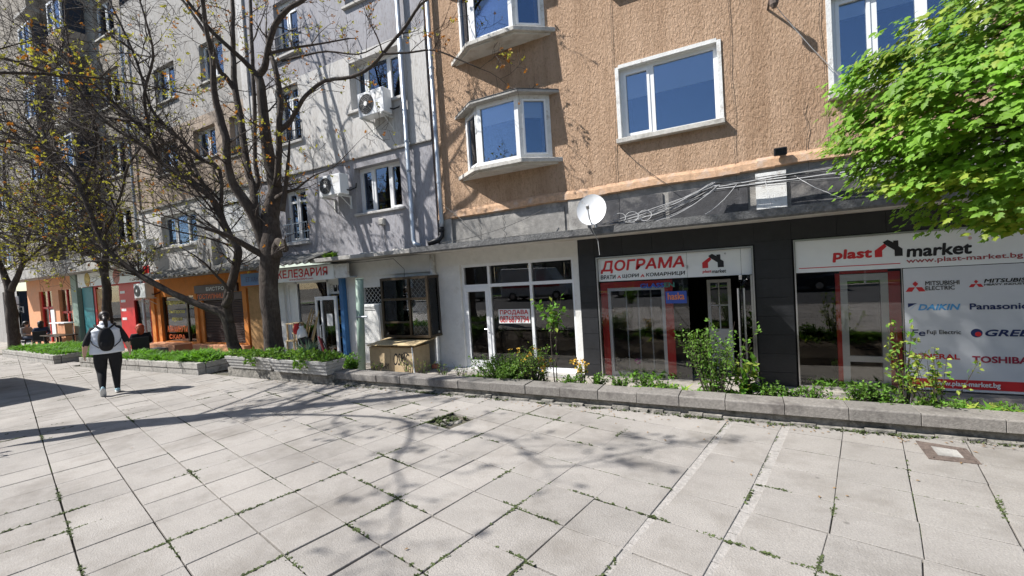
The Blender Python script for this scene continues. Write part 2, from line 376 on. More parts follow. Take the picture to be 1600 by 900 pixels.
# moss and small weeds in the joints
ms = MB()
def tuft(mb, c, n, h, spread, r=rng, mi=0, tw=.2):
    for _ in range(n):
        a = r.uniform(0,6.28); q = Vector((c[0]+r.gauss(0,spread), c[1]+r.gauss(0,spread), c[2]))
        t = Vector((math.cos(a),math.sin(a),0)); hh = h*r.uniform(.4,1.2); w = hh*tw+.0015
        s = Vector((-t.y,t.x,0))*w; m = q+t*hh*.35+Vector((0,0,hh*.6)); e = q+t*hh*.9+Vector((0,0,hh*r.uniform(.5,1)))
        mb.add([q-s*.6, q+s*.6, m+s, m-s, e], [(0,1,2,3),(3,2,4)], mi)
for _ in range(5200):
    col = rng.choice(bcols); x = rng.choice(arows)
    onA = rng.random() < .62
    if onA: c = gmap(col[1]+.002, rng.uniform(-2,5.3))
    else: c = gmap(rng.uniform(-9,3), x)
    d = seen((c.x,c.y,0))
    if not d or c.y > KF-.02 or noise.noise(Vector((c.x*1.7,c.y*1.7,3))) < .0: continue
    k = 1 if noise.noise(Vector((c.x*.5,c.y*.5,9))) > 0 else .6
    ax_ = GA if onA else GB
    for j in range(rng.randint(4,26)):
        q = c+ax_*rng.gauss(0,.08); tuft(ms, (q.x, q.y, -.014), 6, .021*k, .0045, tw=.4)
for _ in range(60):                                    # a thicker fringe along the kerb foot
    x = rng.uniform(-6.5,2.6)
    for j in range(6): tuft(ms, (x+rng.gauss(0,.06), KF-.02-abs(rng.gauss(0,.03)), -.005), 5, .03, .012)
for _ in range(14): tuft(ms, (-3.4+rng.gauss(0,.12), 4.47+rng.gauss(0,.1), -.02), 10, .05, .02)
o = ms.build('joint_moss', m_moss, origin=(0,0,0), kind='stuff'); tag(o, 'moss and small weeds growing in the paving joints', 'moss')
pt = MB()
for i in range(26):
    a = rng.uniform(0,6.28); r = rng.uniform(0,.2); s = rng.uniform(.02,.05)
    pt.lathe((-3.4+r*math.cos(a), 4.47+r*math.sin(a), -.03), [(s,0),(s*.9,.012),(s*.4,rng.uniform(.015,.03))], 6)
pt.build('broken_paving_patch', m_kerbbase, pav)
# long kerb of separate stones on a crumbling footing
kerb = struct(MB().box(-6.85, 8.5, KF+.055, KF+.30, -.05, .088).build('kerb', m_kerbbase, origin=(0,KF,0)))
ft = MB(); x = -6.85
while x < 8.4:
    w = rng.uniform(.08,.3); ft.prism([(x,KF-rng.uniform(-.03,.04)),(x+w*.95,KF-rng.uniform(-.03,.04)),(x+w,KF+.05),(x,KF+.05)], -.03, rng.uniform(.01,.045)); x += w
ft.build('footing_rubble', m_kerbbase, kerb, kind='stuff')
x = -6.85; i = 0
while x < 8.0:
    L = rng.choice((.53,.56,.58,.6))
    if -2.0 < x < -.3: L = .5
    dy = rng.uniform(-.012,.012); dz = rng.uniform(-.008,.008)
    st = MB().profx([(KF+.0+dy,.102),(KF+.29,.102),(KF+.29,.228+dz),(KF+.012+dy,.230+dz),(KF+dy,.218+dz)], x+.0025, x+L-.0025).build('kerb_stone', m_kerb, kerb, bevel=.004)
    x += L; i += 1
bed = MB()
def strip_sheet(mb, x0, x1, prof, nx, jit=.03):
    o = len(mb.v)
    for i in range(nx+1):
        for (y, z) in prof: mb.v.append((x0+(x1-x0)*i/nx, y, z+noise.noise(Vector((i*.7,y*3,1)))*jit))
    n = len(prof)
    for i in range(nx):
        for j in range(n-1): mb.f.append((o+i*n+j, o+(i+1)*n+j, o+(i+1)*n+j+1, o+i*n+j+1)); mb.m.append(0)
strip_sheet(bed, -6.9, 8.5, [(KF+.28,.10),(KF+.29,.17),(KF+.5,.13),(KF+.8,.02),(KF+1.05,-.18),(KF+1.15,-.32)], 70)
struct(bed.build('planting_bed', m_soil, origin=(0,6,0)))
pth = MB()
strip_sheet(pth, -7.0, 9, [(KF+.3,-.31),(7.2,-.305),(8.9,-.30)], 30, .01)
strip_sheet(pth, -10.2, -7.0, [(KF+.3,-.26),(7.2,-.27),(8.9,-.28)], 6, .008)
strip_sheet(pth, -48, -10.2, [(KF+.19,-.03),(6.4,-.16),(7.2,-.21),(8.9,-.22)], 60, .008)
struct(pth.build('footpath', m_path, origin=(0,7,-.3)))
# two grass beds further left, each with kerb stones of its own
def grass_bed(p0, p1, depth, right_back):
    dx, dy = p1[0]-p0[0], p1[1]-p0[1]; L = math.hypot(dx,dy); u = Vector((dx/L,dy/L,0)); n = Vector((-u.y,u.x,0))
    A = Vector((*p0,0)); B = Vector((*p1,0))
    root = struct(MB().prism([tuple((A+n*.1)[:2]), tuple((B+n*.1-u*.1)[:2]), tuple((B+n*depth-u*.1)[:2]), tuple((A+n*depth)[:2])], -.3, .16).build('flower_bed', m_soil, origin=(A.x,A.y,0)))
    k = int(L/.62)
    def stone(a, b2, w=.16):
        q = (b2-a).normalized(); m = Vector((-q.y,q.x,0))*w; a = a+q*.005; b2 = b2-q*.005
        for z0, z1, off in ((-.03,.115,0),(.121,.245,-.015)):
            e = m.normalized()*off
            MB().prism([tuple((a+e)[:2]),tuple((b2+e)[:2]),tuple((b2+m)[:2]),tuple((a+m)[:2])], z0, z1+rng.uniform(-.006,.006)).build('kerb_stone', m_bedkerb, root, bevel=.006)
    for i in range(k): stone(A+u*L*i/k, A+u*L*(i+1)/k)
    for i in range(2): stone(B+n*(.17+.5*i), B+n*(.17+.5*(i+1)))
    g = MB()
    for _ in range(int(L*520)):
        t = rng.uniform(.02,.98); s = rng.uniform(.2,.2+(depth-.3)*min(1,t*4))
        h = .16+.14*(.5+noise.noise(Vector((t*L*1.6,s*2,p0[0]))))
        c = A+u*L*t+n*s; tuft(g, (c.x,c.y,.13), 5, h, .06, mi=0, tw=.07)
    o = g.build('grass', m_grass, origin=(A.x,A.y,.16), kind='stuff')
    return o
tag(grass_bed((-16.6,5.11),(-11.0,5.35),1.0,.3), 'bright green grass filling the raised bed beside the walking woman', 'grass')
tag(grass_bed((-23.9,5.30),(-18.3,5.06),1.5,.7), 'bright green grass filling the far raised bed left of the walking woman', 'grass')
# rusty cover set in the paving
t = thing('manhole_cover', 'rusty square cover plate with pale concrete centre set in the paving', 'manhole cover', (1.48,5.12,.004))
q = [(1.30,4.93),(1.63,4.93),(1.645,5.28),(1.325,5.37)]; cx = sum(p[0] for p in q)/4; cy = sum(p[1] for p in q)/4
MB().prism(q, -.01, .006).build('plate', m_rust, t)
MB().prism([(cx+(p[0]-cx)*.5, cy+(p[1]-cy)*.5) for p in q], .0, .0095).build('centre', m_concrete, t)
for p in q: MB().lathe((cx+(p[0]-cx)*.8, cy+(p[1]-cy)*.8, .005), [(.012,0),(.012,.006),(.005,.008)], 8).build('bolt', m_rust, t)
# the street behind the camera (it shows in the shop windows)
struct(MB().box(-70, 60, -15, -3.2, -.4, -.13).build('road', m_asphalt, origin=(0,-9,-.13)))
struct(MB().box(-70, 60, -3.2, -3.0, -.4, .0).build('road_kerb', m_kerb, origin=(0,-3.1,0)))
struct(MB().box(-70, 60, -24, -15, -.4, .0).build('far_pavement', m_slab, origin=(0,-18,0)))
struct(MB().box(-70, 60, -17.5, -16, -.1, .05).build('verge', m_grass, origin=(0,-17,0)))
# ------------------------------------------------------------------ building helpers
FY = 8.4
def wall(mb, x0, x1, z0, z1, y, ops, depth=.2, mi=0):
    xs = sorted({x0,x1,*[max(x0,min(x1,o[0])) for o in ops],*[max(x0,min(x1,o[1])) for o in ops]}); zs = sorted({z0,z1,*[max(z0,min(z1,o[2])) for o in ops],*[max(z0,min(z1,o[3])) for o in ops]})
    for i in range(len(xs)-1):
        for j in range(len(zs)-1):
            cx, cz = (xs[i]+xs[i+1])/2, (zs[j]+zs[j+1])/2
            if any(o[0]<cx<o[1] and o[2]<cz<o[3] for o in ops): continue
            mb.quad((xs[i],y,zs[j]),(xs[i+1],y,zs[j]),(xs[i+1],y,zs[j+1]),(xs[i],y,zs[j+1]), mi)
    for a, b, c, d in ops:
        y2 = y+depth
        mb.quad((a,y,c),(a,y,d),(a,y2,d),(a,y2,c), mi); mb.quad((b,y,d),(b,y,c),(b,y2,c),(b,y2,d), mi)
        mb.quad((a,y,d),(b,y,d),(b,y2,d),(a,y2,d), mi); mb.quad((b,y,c),(a,y,c),(a,y2,c),(b,y2,c), mi)
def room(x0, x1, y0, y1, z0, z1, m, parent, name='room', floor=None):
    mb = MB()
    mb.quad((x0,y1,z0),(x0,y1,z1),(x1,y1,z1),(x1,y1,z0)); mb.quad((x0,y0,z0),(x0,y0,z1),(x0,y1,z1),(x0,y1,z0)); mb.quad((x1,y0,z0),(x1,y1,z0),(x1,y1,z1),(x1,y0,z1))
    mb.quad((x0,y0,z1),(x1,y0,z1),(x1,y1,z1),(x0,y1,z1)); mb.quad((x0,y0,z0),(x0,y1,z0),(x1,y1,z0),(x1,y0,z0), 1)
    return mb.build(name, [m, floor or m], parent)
def window(par, x0, x1, z0, z1, y, splits=(), m=None, blind=0, curtain=None, g=None, fw=.065, sash=True, inner=m_bluedark, transoms=()):
    m = m or m_pvc; mb = MB(); e = fw
    mb.box(x0,x0+e,y,y+.07,z0,z1); mb.box(x1-e,x1,y,y+.07,z0,z1); mb.box(x0+e,x1-e,y,y+.07,z1-e,z1); mb.box(x0+e,x1-e,y,y+.07,z0,z0+e)
    xs = [x0+e]
    for s in splits: mb.box(s-e*.6,s+e*.6,y,y+.07,z0+e,z1-e); xs += [s-e*.6, s+e*.6]
    xs.append(x1-e)
    for tz in transoms: mb.box(x0+e,x1-e,y-.002,y+.068,tz-.03,tz+.03)
    w = mb.build('window', m, par)
    for i in range(0, len(xs), 2):
        a, b = xs[i], xs[i+1]
        if sash and i//2 % 2 == 0 and b-a > .2:
            s = .045; sb = MB(); sb.box(a,a+s,y-.012,y+.05,z0+e,z1-e).box(b-s,b,y-.012,y+.05,z0+e,z1-e).box(a+s,b-s,y-.012,y+.05,z0+e,z0+e+s).box(a+s,b-s,y-.012,y+.05,z1-e-s,z1-e)
            sb.build('sash', m, w); a += s; b -= s
        MB().box(a,b,y+.03,y+.036,z0+e,z1-e).build('pane', g or m_glassup, w)
        if blind: MB().box(a-.01,b+.01,y+.05,y+.054,z1-(z1-z0)*blind,z1-.03).build('roller_blind', m_blind, w)
        if curtain: MB().box(a,b,y+.13,y+.134,z0+.05,z1-.05).build('curtain', curtain, w)
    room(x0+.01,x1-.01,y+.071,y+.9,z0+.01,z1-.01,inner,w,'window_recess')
    return w
def sillslab(par, x0, x1, y0, y1, z0, z1, m=None): return MB().box(x0,x1,y0,y1,z0,z1).build('sill', m or m_sill, par, bevel=.008)
def railing(par, x0, x1, z0, z1, y, n, m=None):
    mb = MB(); mb.box(x0,x1,y-.012,y+.012,z1-.03,z1); mb.box(x0,x1,y-.012,y+.012,z0,z0+.025); mb.box(x0,x1,y-.008,y+.008,(z0+z1)/2-.01,(z0+z1)/2+.01)
    for i in range(n+1):
        x = x0+(x1-x0)*i/n; mb.tube([(x,y,z0),(x,y,z1)], .008, 5)
    return mb.build('railing', m or m_blackmetal, par)
FONT = {}
def text(s, x0, x1, z0, z1, y, m, parent, name='lettering', bold=0, shear=0, depth=.002):
    key = (s, bold, shear)
    cu = bpy.data.curves.new('t', 'FONT'); cu.body = s; cu.offset = 0; cu.shear = shear; cu.extrude = 0; cu.resolution_u = 3
    ob = bpy.data.objects.new('t', cu); COL.objects.link(ob)
    dg = bpy.context.evaluated_depsgraph_get(); me = bpy.data.meshes.new_from_object(ob.evaluated_get(dg))
    bpy.data.objects.remove(ob); bpy.data.curves.remove(cu)
    xs = [v.co.x for v in me.vertices]; ys = [v.co.y for v in me.vertices]
    if not xs: return None
    ax, bx, ay, by = min(xs), max(xs), min(ys), max(ys); og = ORG[parent]
    for v in me.vertices:
        X = x0+(v.co.x-ax)/(bx-ax)*(x1-x0); Z = z0+(v.co.y-ay)/(by-ay)*(z1-z0)
        v.co = (X-og.x, y-og.y, Z-og.z)
    if bold > 0:
        v0 = [v.co.copy() for v in me.vertices]; f0 = [tuple(p.vertices) for p in me.polygons]; e = bold*(z1-z0)*1.0; vs = []; fs = []
        for k, (dx, dz) in enumerate(((0,0),(1,0),(-1,0),(0,1),(0,-1),(.7,.7),(-.7,.7),(.7,-.7),(-.7,-.7))):
            o_ = len(vs); vs += [(q.x+dx*e, q.y-.00025*k, q.z+dz*e) for q in v0]; fs += [tuple(i+o_ for i in f) for f in f0]
        me = bpy.data.meshes.new(name); me.from_pydata(vs, [], fs)
    me.materials.clear(); me.materials.append(m); me.name = name
    o = bpy.data.objects.new(name, me); COL.objects.link(o); o.parent = parent; return o
def slabpart(name, poly, y0, y1, m, par): return MB().extr(poly, y0, y1).build(name, m, par)
# ------------------------------------------------------------------ orange block
A = thing('apartment_building', 'orange rough stucco apartment block with white window frames above the black shop', 'building', (-.2,FY,-.3))
ops = [(-2.0,-.28,4.18,5.52),(1.24,2.95,4.22,5.72),(-2.0,-.28,6.9,8.24),(1.24,2.95,6.95,8.4),(-5.15,-3.6,4.15,5.3),(-5.15,-3.6,6.8,8.1)]
mb = MB(); wall(mb, -6.33, 8.0, 3.3, 11.5, FY, ops, .12)
mb.quad((-6.33,FY,2.5),(-6.33,FY+8,2.5),(-6.33,FY+8,11.5),(-6.33,FY,11.5)); mb.quad((8,FY,-.4),(8,FY+8,-.4),(8,FY+8,11.5),(8,FY,11.5)); mb.quad((-6.33,FY,11.5),(8,FY,11.5),(8,FY+8,11.5),(-6.33,FY+8,11.5)); mb.quad((8,FY+8,-.4),(-6.33,FY+8,-.4),(-6.33,FY+8,11.5),(8,FY+8,11.5))
mb.build('wall', m_orange, A)
lip = MB(); x = -6.3
while x < 7.9:
    w = .25; z = 3.16+.03*noise.noise(Vector((x*.9,0,0)))+(x+6.3)*.014; lip.profx([(FY-.055,z+.02),(FY+.02,z),(FY+.02,z+.20),(FY-.012,z+.19),(FY-.045,z+.13+.02*noise.noise(Vector((x*3,1,0))))], x, x+w+.001); x += w
lip.build('ledge', m_lip, A)
MB().box(-6.3,8,FY+.02,FY+.3,2.5,3.3).build('fascia', m_strip, A)
for a, b in ((-6.3,-5.95),(-3.1,-2.72),(.17,.60),(3.2,3.6)): MB().box(a,b,FY-.03,FY+.015,2.55,3.2).build('pier', m_concrete if a < 0 else m_oldwhite, A)
for a, b in ((-5.85,-3.2),(-2.6,-1.3),(-1.2,.05),(.66,2.6)): MB().box(a,b,FY-.005,FY+.018,2.62,3.1).build('fascia_panel', m_strip if a < -3 else m_dkstrip, A)
def plain_win(x0, x1, z0, z1, splits, blind):
    mb = MB(); e = .03
    mb.box(x0-.035,x0+e,FY-.022,FY+.12,z0,z1).box(x1-e,x1+.035,FY-.022,FY+.12,z0,z1).box(x0+e,x1-e,FY-.022,FY+.12,z1-e,z1+.035)
    s = mb.build('surround', m_oldwhite, A)
    w = window(A, x0+e, x1-e, z0+.01, z1-e, FY+.09, splits, blind=blind)
    sillslab(A, x0-.05, x1+.05, FY-.12, FY+.1, z0-.075, z0+.012)
plain_win(-2.0,-.28,4.18,5.52,(-1.40,),.42); plain_win(1.24,2.95,4.22,5.72,(1.79,2.3),.22)
plain_win(-2.0,-.28,6.9,8.24,(-1.40,),.3); plain_win(1.24,2.95,6.95,8.4,(1.79,2.3),.0)
def bay(z0, z1, roof, blind):
    pl = [(-5.42,FY),(-4.86,8.0),(-3.9,8.0),(-3.38,FY)]
    def off(k, d): return [(-5.72,FY+.02),(-4.93,8.0-d),(-3.83,8.0-d),(-3.14,FY+.02)]
    MB().prism(off(0,.13), z0-.10, z0-.012).build('sill', m_sill, A, bevel=.01)
    MB().prism([(-5.6,FY+.02),(-4.9,7.95),(-3.86,7.95),(-3.24,FY+.02)], z0-.13, z0-.101).build('soffit', m_under, A)
    if roof: MB().prism(off(0,.15), z1+.002, z1+.06).build('bay_roof', m_concrete, A, bevel=.01); MB().prism(off(0,.16), z1+.0605, z1+.072).build('roof_felt', m_darkconc, A)
    else: MB().prism(off(0,.13), z1+.002, z1+.1).build('bay_roof', m_sill, A)
    for k, (p, q) in enumerate(zip(pl[:-1], pl[1:])):
        p, q = Vector((*p,0)), Vector((*q,0)); u = (q-p).normalized(); n = Vector((u.y,-u.x,0)); L = (q-p).length
        def bar(mb, s0, s1, a, b, d0=0, d1=.07):
            c = [p+u*s0+n*d0*-1, p+u*s1-n*d0, p+u*s1-n*d1, p+u*s0-n*d1]; mb.prism([tuple(x[:2]) for x in c], a, b)
        f = MB(); e = .085
        bar(f,0,e,z0,z1); bar(f,L-e,L,z0,z1); bar(f,e,L-e,z0,z0+.08); bar(f,e,L-e,z1-.08,z1)
        w = f.build('window', m_oldwhite if k != 1 else m_pvc, A)
        s = MB(); t = .035
        if k != 1:
            bar(s,e,e+t,z0+.08,z1-.08,-.01,.05); bar(s,L-e-t,L-e,z0+.08,z1-.08,-.01,.05); bar(s,e+t,L-e-t,z0+.08,z0+.08+t,-.01,.05); bar(s,e+t,L-e-t,z1-.08-t,z1-.08,-.01,.05); s.build('sash', m_pvc, w)
        g = MB(); bar(g,e,L-e,z0+.08,z1-.08,.03,.035); g.build('pane', m_glassup, w)
        if blind:
            b_ = MB(); bar(b_,e,L-e,z1-(z1-z0)*blind,z1-.08,.11,.114); b_.build('roller_blind', m_blind, w)
    MB().prism([(-5.3,FY+.1),(-4.82,8.15),(-3.94,8.15),(-3.5,FY+.1)], z0-.011, z0+.004).build('window_board', m_oldwhite, A)
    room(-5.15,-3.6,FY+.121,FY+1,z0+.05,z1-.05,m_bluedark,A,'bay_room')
bay(4.10,5.36,True,.33); bay(6.66,8.05,False,.25)
tag(MB().lathe((-4.25,8.22,4.105),[(.05,0),(.07,.09),(.07,.1)],12).build('flower_pot', m_white), 'small white flower pot on the sill inside the lower bay window', 'flower pot')
# canopy over the shops of the orange block
CY = 7.66
cn = MB(); cn.box(-6.62,8,CY+.02,FY+.02,2.405,2.50)
cn.build('canopy_slab', m_under, A)
ed = MB(); x = -6.62
while x < 7.9:
    w = .6; ed.profx([(CY,2.40+.008*noise.noise(Vector((x,0,0)))),(CY+.02,2.40),(CY+.02,2.5),(FY+.0,2.52),(FY+.0,2.56),(CY-.02,2.545+.015*noise.noise(Vector((x*2,0,4)))),(CY-.02,2.43)], x, x+w); x += w
ed.build('canopy_edge', m_darkconc, A)
# white shop: wall, glazing
mb = MB(); wall(mb, -6.62, -2.96, -.4, 2.405, FY-.02, [(-5.82,-3.08,-.27,2.09)], .10); mb.build('ground_floor_wall', m_wallwhite, A)
MB().box(-6.55,-2.96,FY-.32,FY-.025,-.4,-.275).build('step', m_concrete, A, bevel=.01)
W = thing('shop', 'white framed empty shop front with glass door and for sale notice', 'shop', (-4.45,FY+.05,-.27))
y = FY+.05; mb = MB(); e = .06
for a in (-5.82,-5.13,-4.10,-3.14): mb.box(a,a+e,y,y+.08,-.27,2.09)
for a, b in ((-5.76,-5.13),(-5.07,-4.10),(-4.04,-3.14)): mb.box(a,b,y,y+.08,2.03,2.09); mb.box(a,b,y,y+.08,1.56,1.63); mb.box(a,b,y,y+.08,-.27,-.2)
mb.build('frame', m_pvc, W)
for a, b in ((-5.76,-5.13),(-5.07,-4.10),(-4.04,-3.14)):
    MB().box(a,b,y+.04,y+.046,1.63,2.03).build('transom_pane', m_glass, W)
    if a > -5.5: MB().box(a,b,y+.04,y+.046,-.2,1.56).build('pane', m_glass, W)
d = MB(); d.box(-5.76,-5.68,y-.015,y+.06,-.2,1.56).box(-5.21,-5.13,y-.015,y+.06,-.2,1.56).box(-5.68,-5.21,y-.015,y+.06,1.47,1.56).box(-5.68,-5.21,y-.015,y+.06,-.2,-.1)
dd = d.build('door', m_pvc, W); MB().box(-5.68,-5.21,y+.02,y+.026,-.1,1.47).build('pane', m_glass, dd)
MB().tube([(-5.17,y-.02,.62),(-5.17,y-.06,.62),(-5.24,y-.06,.62)], .011, 6).build('handle', m_steel, dd)
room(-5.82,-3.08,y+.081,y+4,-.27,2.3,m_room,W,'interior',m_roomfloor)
n = thing('paper_notice', 'white for sale notice with red lettering taped inside the white shop window', 'notice', (-4.53,y+.03,.74))
MB().box(-4.92,-4.15,y+.034,y+.037,.74,1.05).build('sheet', m_white, n); text('ПРОДАВА', -4.88,-4.19,.92,1.03,y+.031,m_redtxt,n,bold=.03); text('0876879794', -4.89,-4.18,.76,.90,y+.031,m_redtxt,n,bold=.015)
# ------------------------------------------------------------------ black tiled shop
B = thing('shop', 'black tiled shop front with open glass door under the window and blinds sign', 'shop', (-1.3,FY-.01,-.35))
MB().box(-2.95,-2.60,FY-.02,FY+.06,-.38,2.404).box(.09,.64,FY-.02,FY+.06,-.38,2.404).box(-2.6,.09,FY-.02,FY+.06,2.03,2.404).box(.64,4.2,FY-.02,FY+.06,2.07,2.404).build('backing', m_grout, B)
def tiles_on(x0, x1, z0, z1, w, h):
    nx = max(1, round((x1-x0)/w)); nz = max(1, round((z1-z0)/h))
    for i in range(nx):
        for j in range(nz):
            a, b = x0+(x1-x0)*i/nx+.0025, x0+(x1-x0)*(i+1)/nx-.0025; c, d = z0+(z1-z0)*j/nz+.0025, z0+(z1-z0)*(j+1)/nz-.0025
            q = rng.uniform(0,.002); MB().box(a,b,FY-.031-q,FY-.019,c,d).build('tile', m_tile, B)
tiles_on(-2.955,-2.62,-.38,2.40,.6,.30); tiles_on(.11,.63,-.38,2.40,.6,.30); tiles_on(-2.62,.11,2.05,2.40,.6,.35); tiles_on(.63,4.2,2.085,2.40,.6,.32)
y = FY+.0; MB().box(-2.60,-2.575,y-.04,y+.04,-.36,2.03).box(.065,.088,y-.04,y+.04,-.36,2.03).box(-2.575,.065,y-.04,y+.04,2.005,2.03).build('steel_trim', m_steel, B)
MB().box(-2.6,.1,FY-.28,FY+.1,-.40,-.31).build('doorstep', m_concrete, B, bevel=.008)
MB().box(-2.575,-.95,y+.005,y+.011,-.30,1.545).build('pane', m_glass, B); MB().box(.03,.062,y+.0,y+.03,-.30,1.545).build('jamb', m_steel, B)
MB().box(-2.575,-.95,y-.02,y+.03,-.308,-.28).build('bottom_rail', m_steel, B)
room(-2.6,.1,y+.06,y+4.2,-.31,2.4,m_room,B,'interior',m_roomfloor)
# open glass door leaf with its long handles
d = MB().box(-.115,-.103,y-.62,y+.0,-.28,1.5).build('door', m_glassdisp, B)
for yy, xx in ((y-.55,-.15),(y-.55,-.07)): MB().tube([(xx,yy,-.05),(xx,yy,1.36)], .016, 8).build('door_handle', m_steel, d)
MB().box(-.13,-.09,y-.62,y,1.5,1.56).box(-.13,-.09,y-.62,y,-.30,-.26).build('door_rail', m_steel, d)
MB().box(-.10,.03,y+.006,y+.012,-.3,1.545).build('pane', m_glass, B)
# what stands inside
D = thing('display_window', 'white sample window in a red surround behind the black shop glass', 'display window', (-1.9,y+.25,-.3))
mb = MB(); mb.box(-2.55,-2.42,y+.03,y+.09,-.28,1.53).box(-1.36,-1.22,y+.03,y+.09,-.28,1.53).box(-2.42,-1.36,y+.03,y+.09,1.42,1.53); mb.build('surround', m_red, D)
mb = MB(); mb.box(-2.42,-2.36,y+.04,y+.12,-.28,1.42).box(-1.42,-1.36,y+.04,y+.12,-.28,1.42).box(-2.36,-1.42,y+.04,y+.12,1.36,1.42).box(-2.36,-1.42,y+.04,y+.12,-.28,-.2); mb.build('frame', m_pvc, D)
MB().box(-2.36,-1.42,y+.07,y+.076,-.2,1.36).build('pane', m_glassdisp, D)
for xx in (-2.13,-1.9,-1.66): MB().box(xx-.012,xx+.012,y+.30,y+.31,-.25,1.36).build('vertical_slat', m_curtain, D)
D = thing('display_door', 'narrow white sample door with small panes deep inside the black shop', 'display door', (-.5,y+1.2,-.3))
mb = MB(); mb.box(-.72,-.66,y+1.0,y+1.06,-.3,1.46).box(-.36,-.30,y+1.0,y+1.06,-.3,1.46).box(-.66,-.36,y+1.0,y+1.06,1.4,1.46).box(-.66,-.36,y+1.0,y+1.06,.42,.5).box(-.52,-.50,y+1.0,y+1.05,.5,1.4).box(-.66,-.36,y+1.0,y+1.05,.95,.97); mb.build('frame', m_pvc, D)
MB().box(-.66,-.36,y+1.02,y+1.026,.5,1.4).build('pane', m_glass, D); MB().box(-.66,-.36,y+1.02,y+1.04,-.3,.42).build('panel', m_white, D)
mb = MB(); tuft(mb, (-2.0,y+.09,-.28), 70, .13, .12); tuft(mb, (-1.6,y+.09,-.28), 70, .13, .12); tuft(mb, (-1.3,y+.09,-.28), 40, .13, .08)
tag(mb.build('artificial_grass_strip', m_grass, kind='stuff'), 'low green artificial plants along the foot of the black shop window', 'artificial plants')
pf = thing('artificial_flower', 'pink artificial flower standing at the black shop window', 'flower', (-1.93,y+.1,-.28)); MB().tube([(-1.93,y+.1,-.28),(-1.92,y+.1,-.02)], .005, 5).build('stem', m_grass, pf)
mb = MB()
for k in range(7):
    a = k*.9; mb.lathe((-1.92+.04*math.cos(a), y+.09+.02*math.sin(2*a), .0+.04*math.sin(a)), [(.008,-.02),(.03,0),(.01,.02)], 7)
mb.build('petals', m_pink, pf)
# signs of the black shop
def house_logo(par, x0, x1, z0, z1, yy, flip=False):
    X = lambda u: x0+(x1-x0)*u; Z = lambda v: z0+(z1-z0)*v
    slabpart('logo_roof_red', [(X(.0),Z(0)),(X(.27),Z(0)),(X(.27),Z(.38)),(X(.44),Z(.6)),(X(.36),Z(.78)),(X(0),Z(.40))], yy, yy+.003, m_redtxt, par)
    slabpart('logo_house_black', [(X(.72),Z(0)),(X(1),Z(0)),(X(1),Z(.42)),(X(.86),Z(.58)),(X(.86),Z(.92)),(X(.68),Z(.92)),(X(.68),Z(.82)),(X(.48),Z(1)),(X(.30),Z(.86)),(X(.40),Z(.7)),(X(.72),Z(.36))], yy-.001, yy+.002, m_blk, par)
S1 = thing('shop_sign', 'white sign with red and black Cyrillic lettering and red black house logo', 'sign', (-1.25,FY+.03,1.56))
yy = FY+.018; MB().box(-2.572,-.955,yy,yy+.012,1.555,2.0).build('panel', m_signwhite, S1); MB().box(-.95,-.10,yy,yy+.012,1.555,2.0).build('panel', m_signwhite, S1); MB().box(-.095,.062,yy,yy+.012,1.555,2.0).build('panel', m_signwhite, S1)
text('ДОГРАМА', -2.52,-1.0,1.715,1.945,yy-.003,m_redtxt,S1,bold=.035,shear=.15)
text('ВРАТИ', -2.53,-2.24,1.60,1.675,yy-.003,m_blk,S1,bold=.03,shear=.12); text('ЩОРИ', -2.11,-1.80,1.60,1.675,yy-.003,m_blk,S1,bold=.03,shear=.12); text('КОМАРНИЦИ', -1.67,-.99,1.60,1.675,yy-.003,m_blk,S1,bold=.03,shear=.12)
for xx in (-2.215,-1.775):
    slabpart('roof_mark', [(xx,1.605),(xx+.025,1.605),(xx+.04,1.635),(xx+.055,1.605),(xx+.08,1.605),(xx+.045,1.665)], yy-.003, yy-.001, m_redtxt, S1)
house_logo(S1, -.70,-.36,1.705,1.945, yy-.004)
text('plast', -.70,-.56,1.61,1.67,yy-.003,m_redtxt,S1,bold=.03,shear=.1); text('market', -.55,-.33,1.61,1.67,yy-.003,m_blk,S1,bold=.03,shear=.1)
text('®', -.345,-.32,1.92,1.95,yy-.003,m_blk,S1)
MB().box(-.96,-.94,yy-.03,yy-.004,1.72,1.77).build('clip', m_steel, S1)
for s, a, b, c, d, m_, bg in (('GLASS', -1.78,-1.36,1.40,1.48,m_bluetxt,None),('haska',-1.30,-1.02,1.17,1.29,m_signwhite,1)):
    t = thing('window_sticker', 'blue lettering sticker on the black shop glass' if not bg else 'blue sticker with orange lettering on the black shop glass', 'sticker', ((a+b)/2,FY,c))
    if bg: MB().box(-1.34,-.98,FY+.001,FY+.004,1.10,1.32).build('film', plain('sticker_blue',(.05,.10,.40),.5), t); text(s, a,b,c,d,FY-.002,plain('sticker_orange',(.75,.25,.10),.5),t,bold=.03)
    else: text(s, a,b,c,d,FY+.0,m_,t,bold=.05); text('EN', -1.35,-1.18,1.40,1.48,FY+.0,plain('sticker_green',(.06,.20,.16),.5),t,bold=.05)
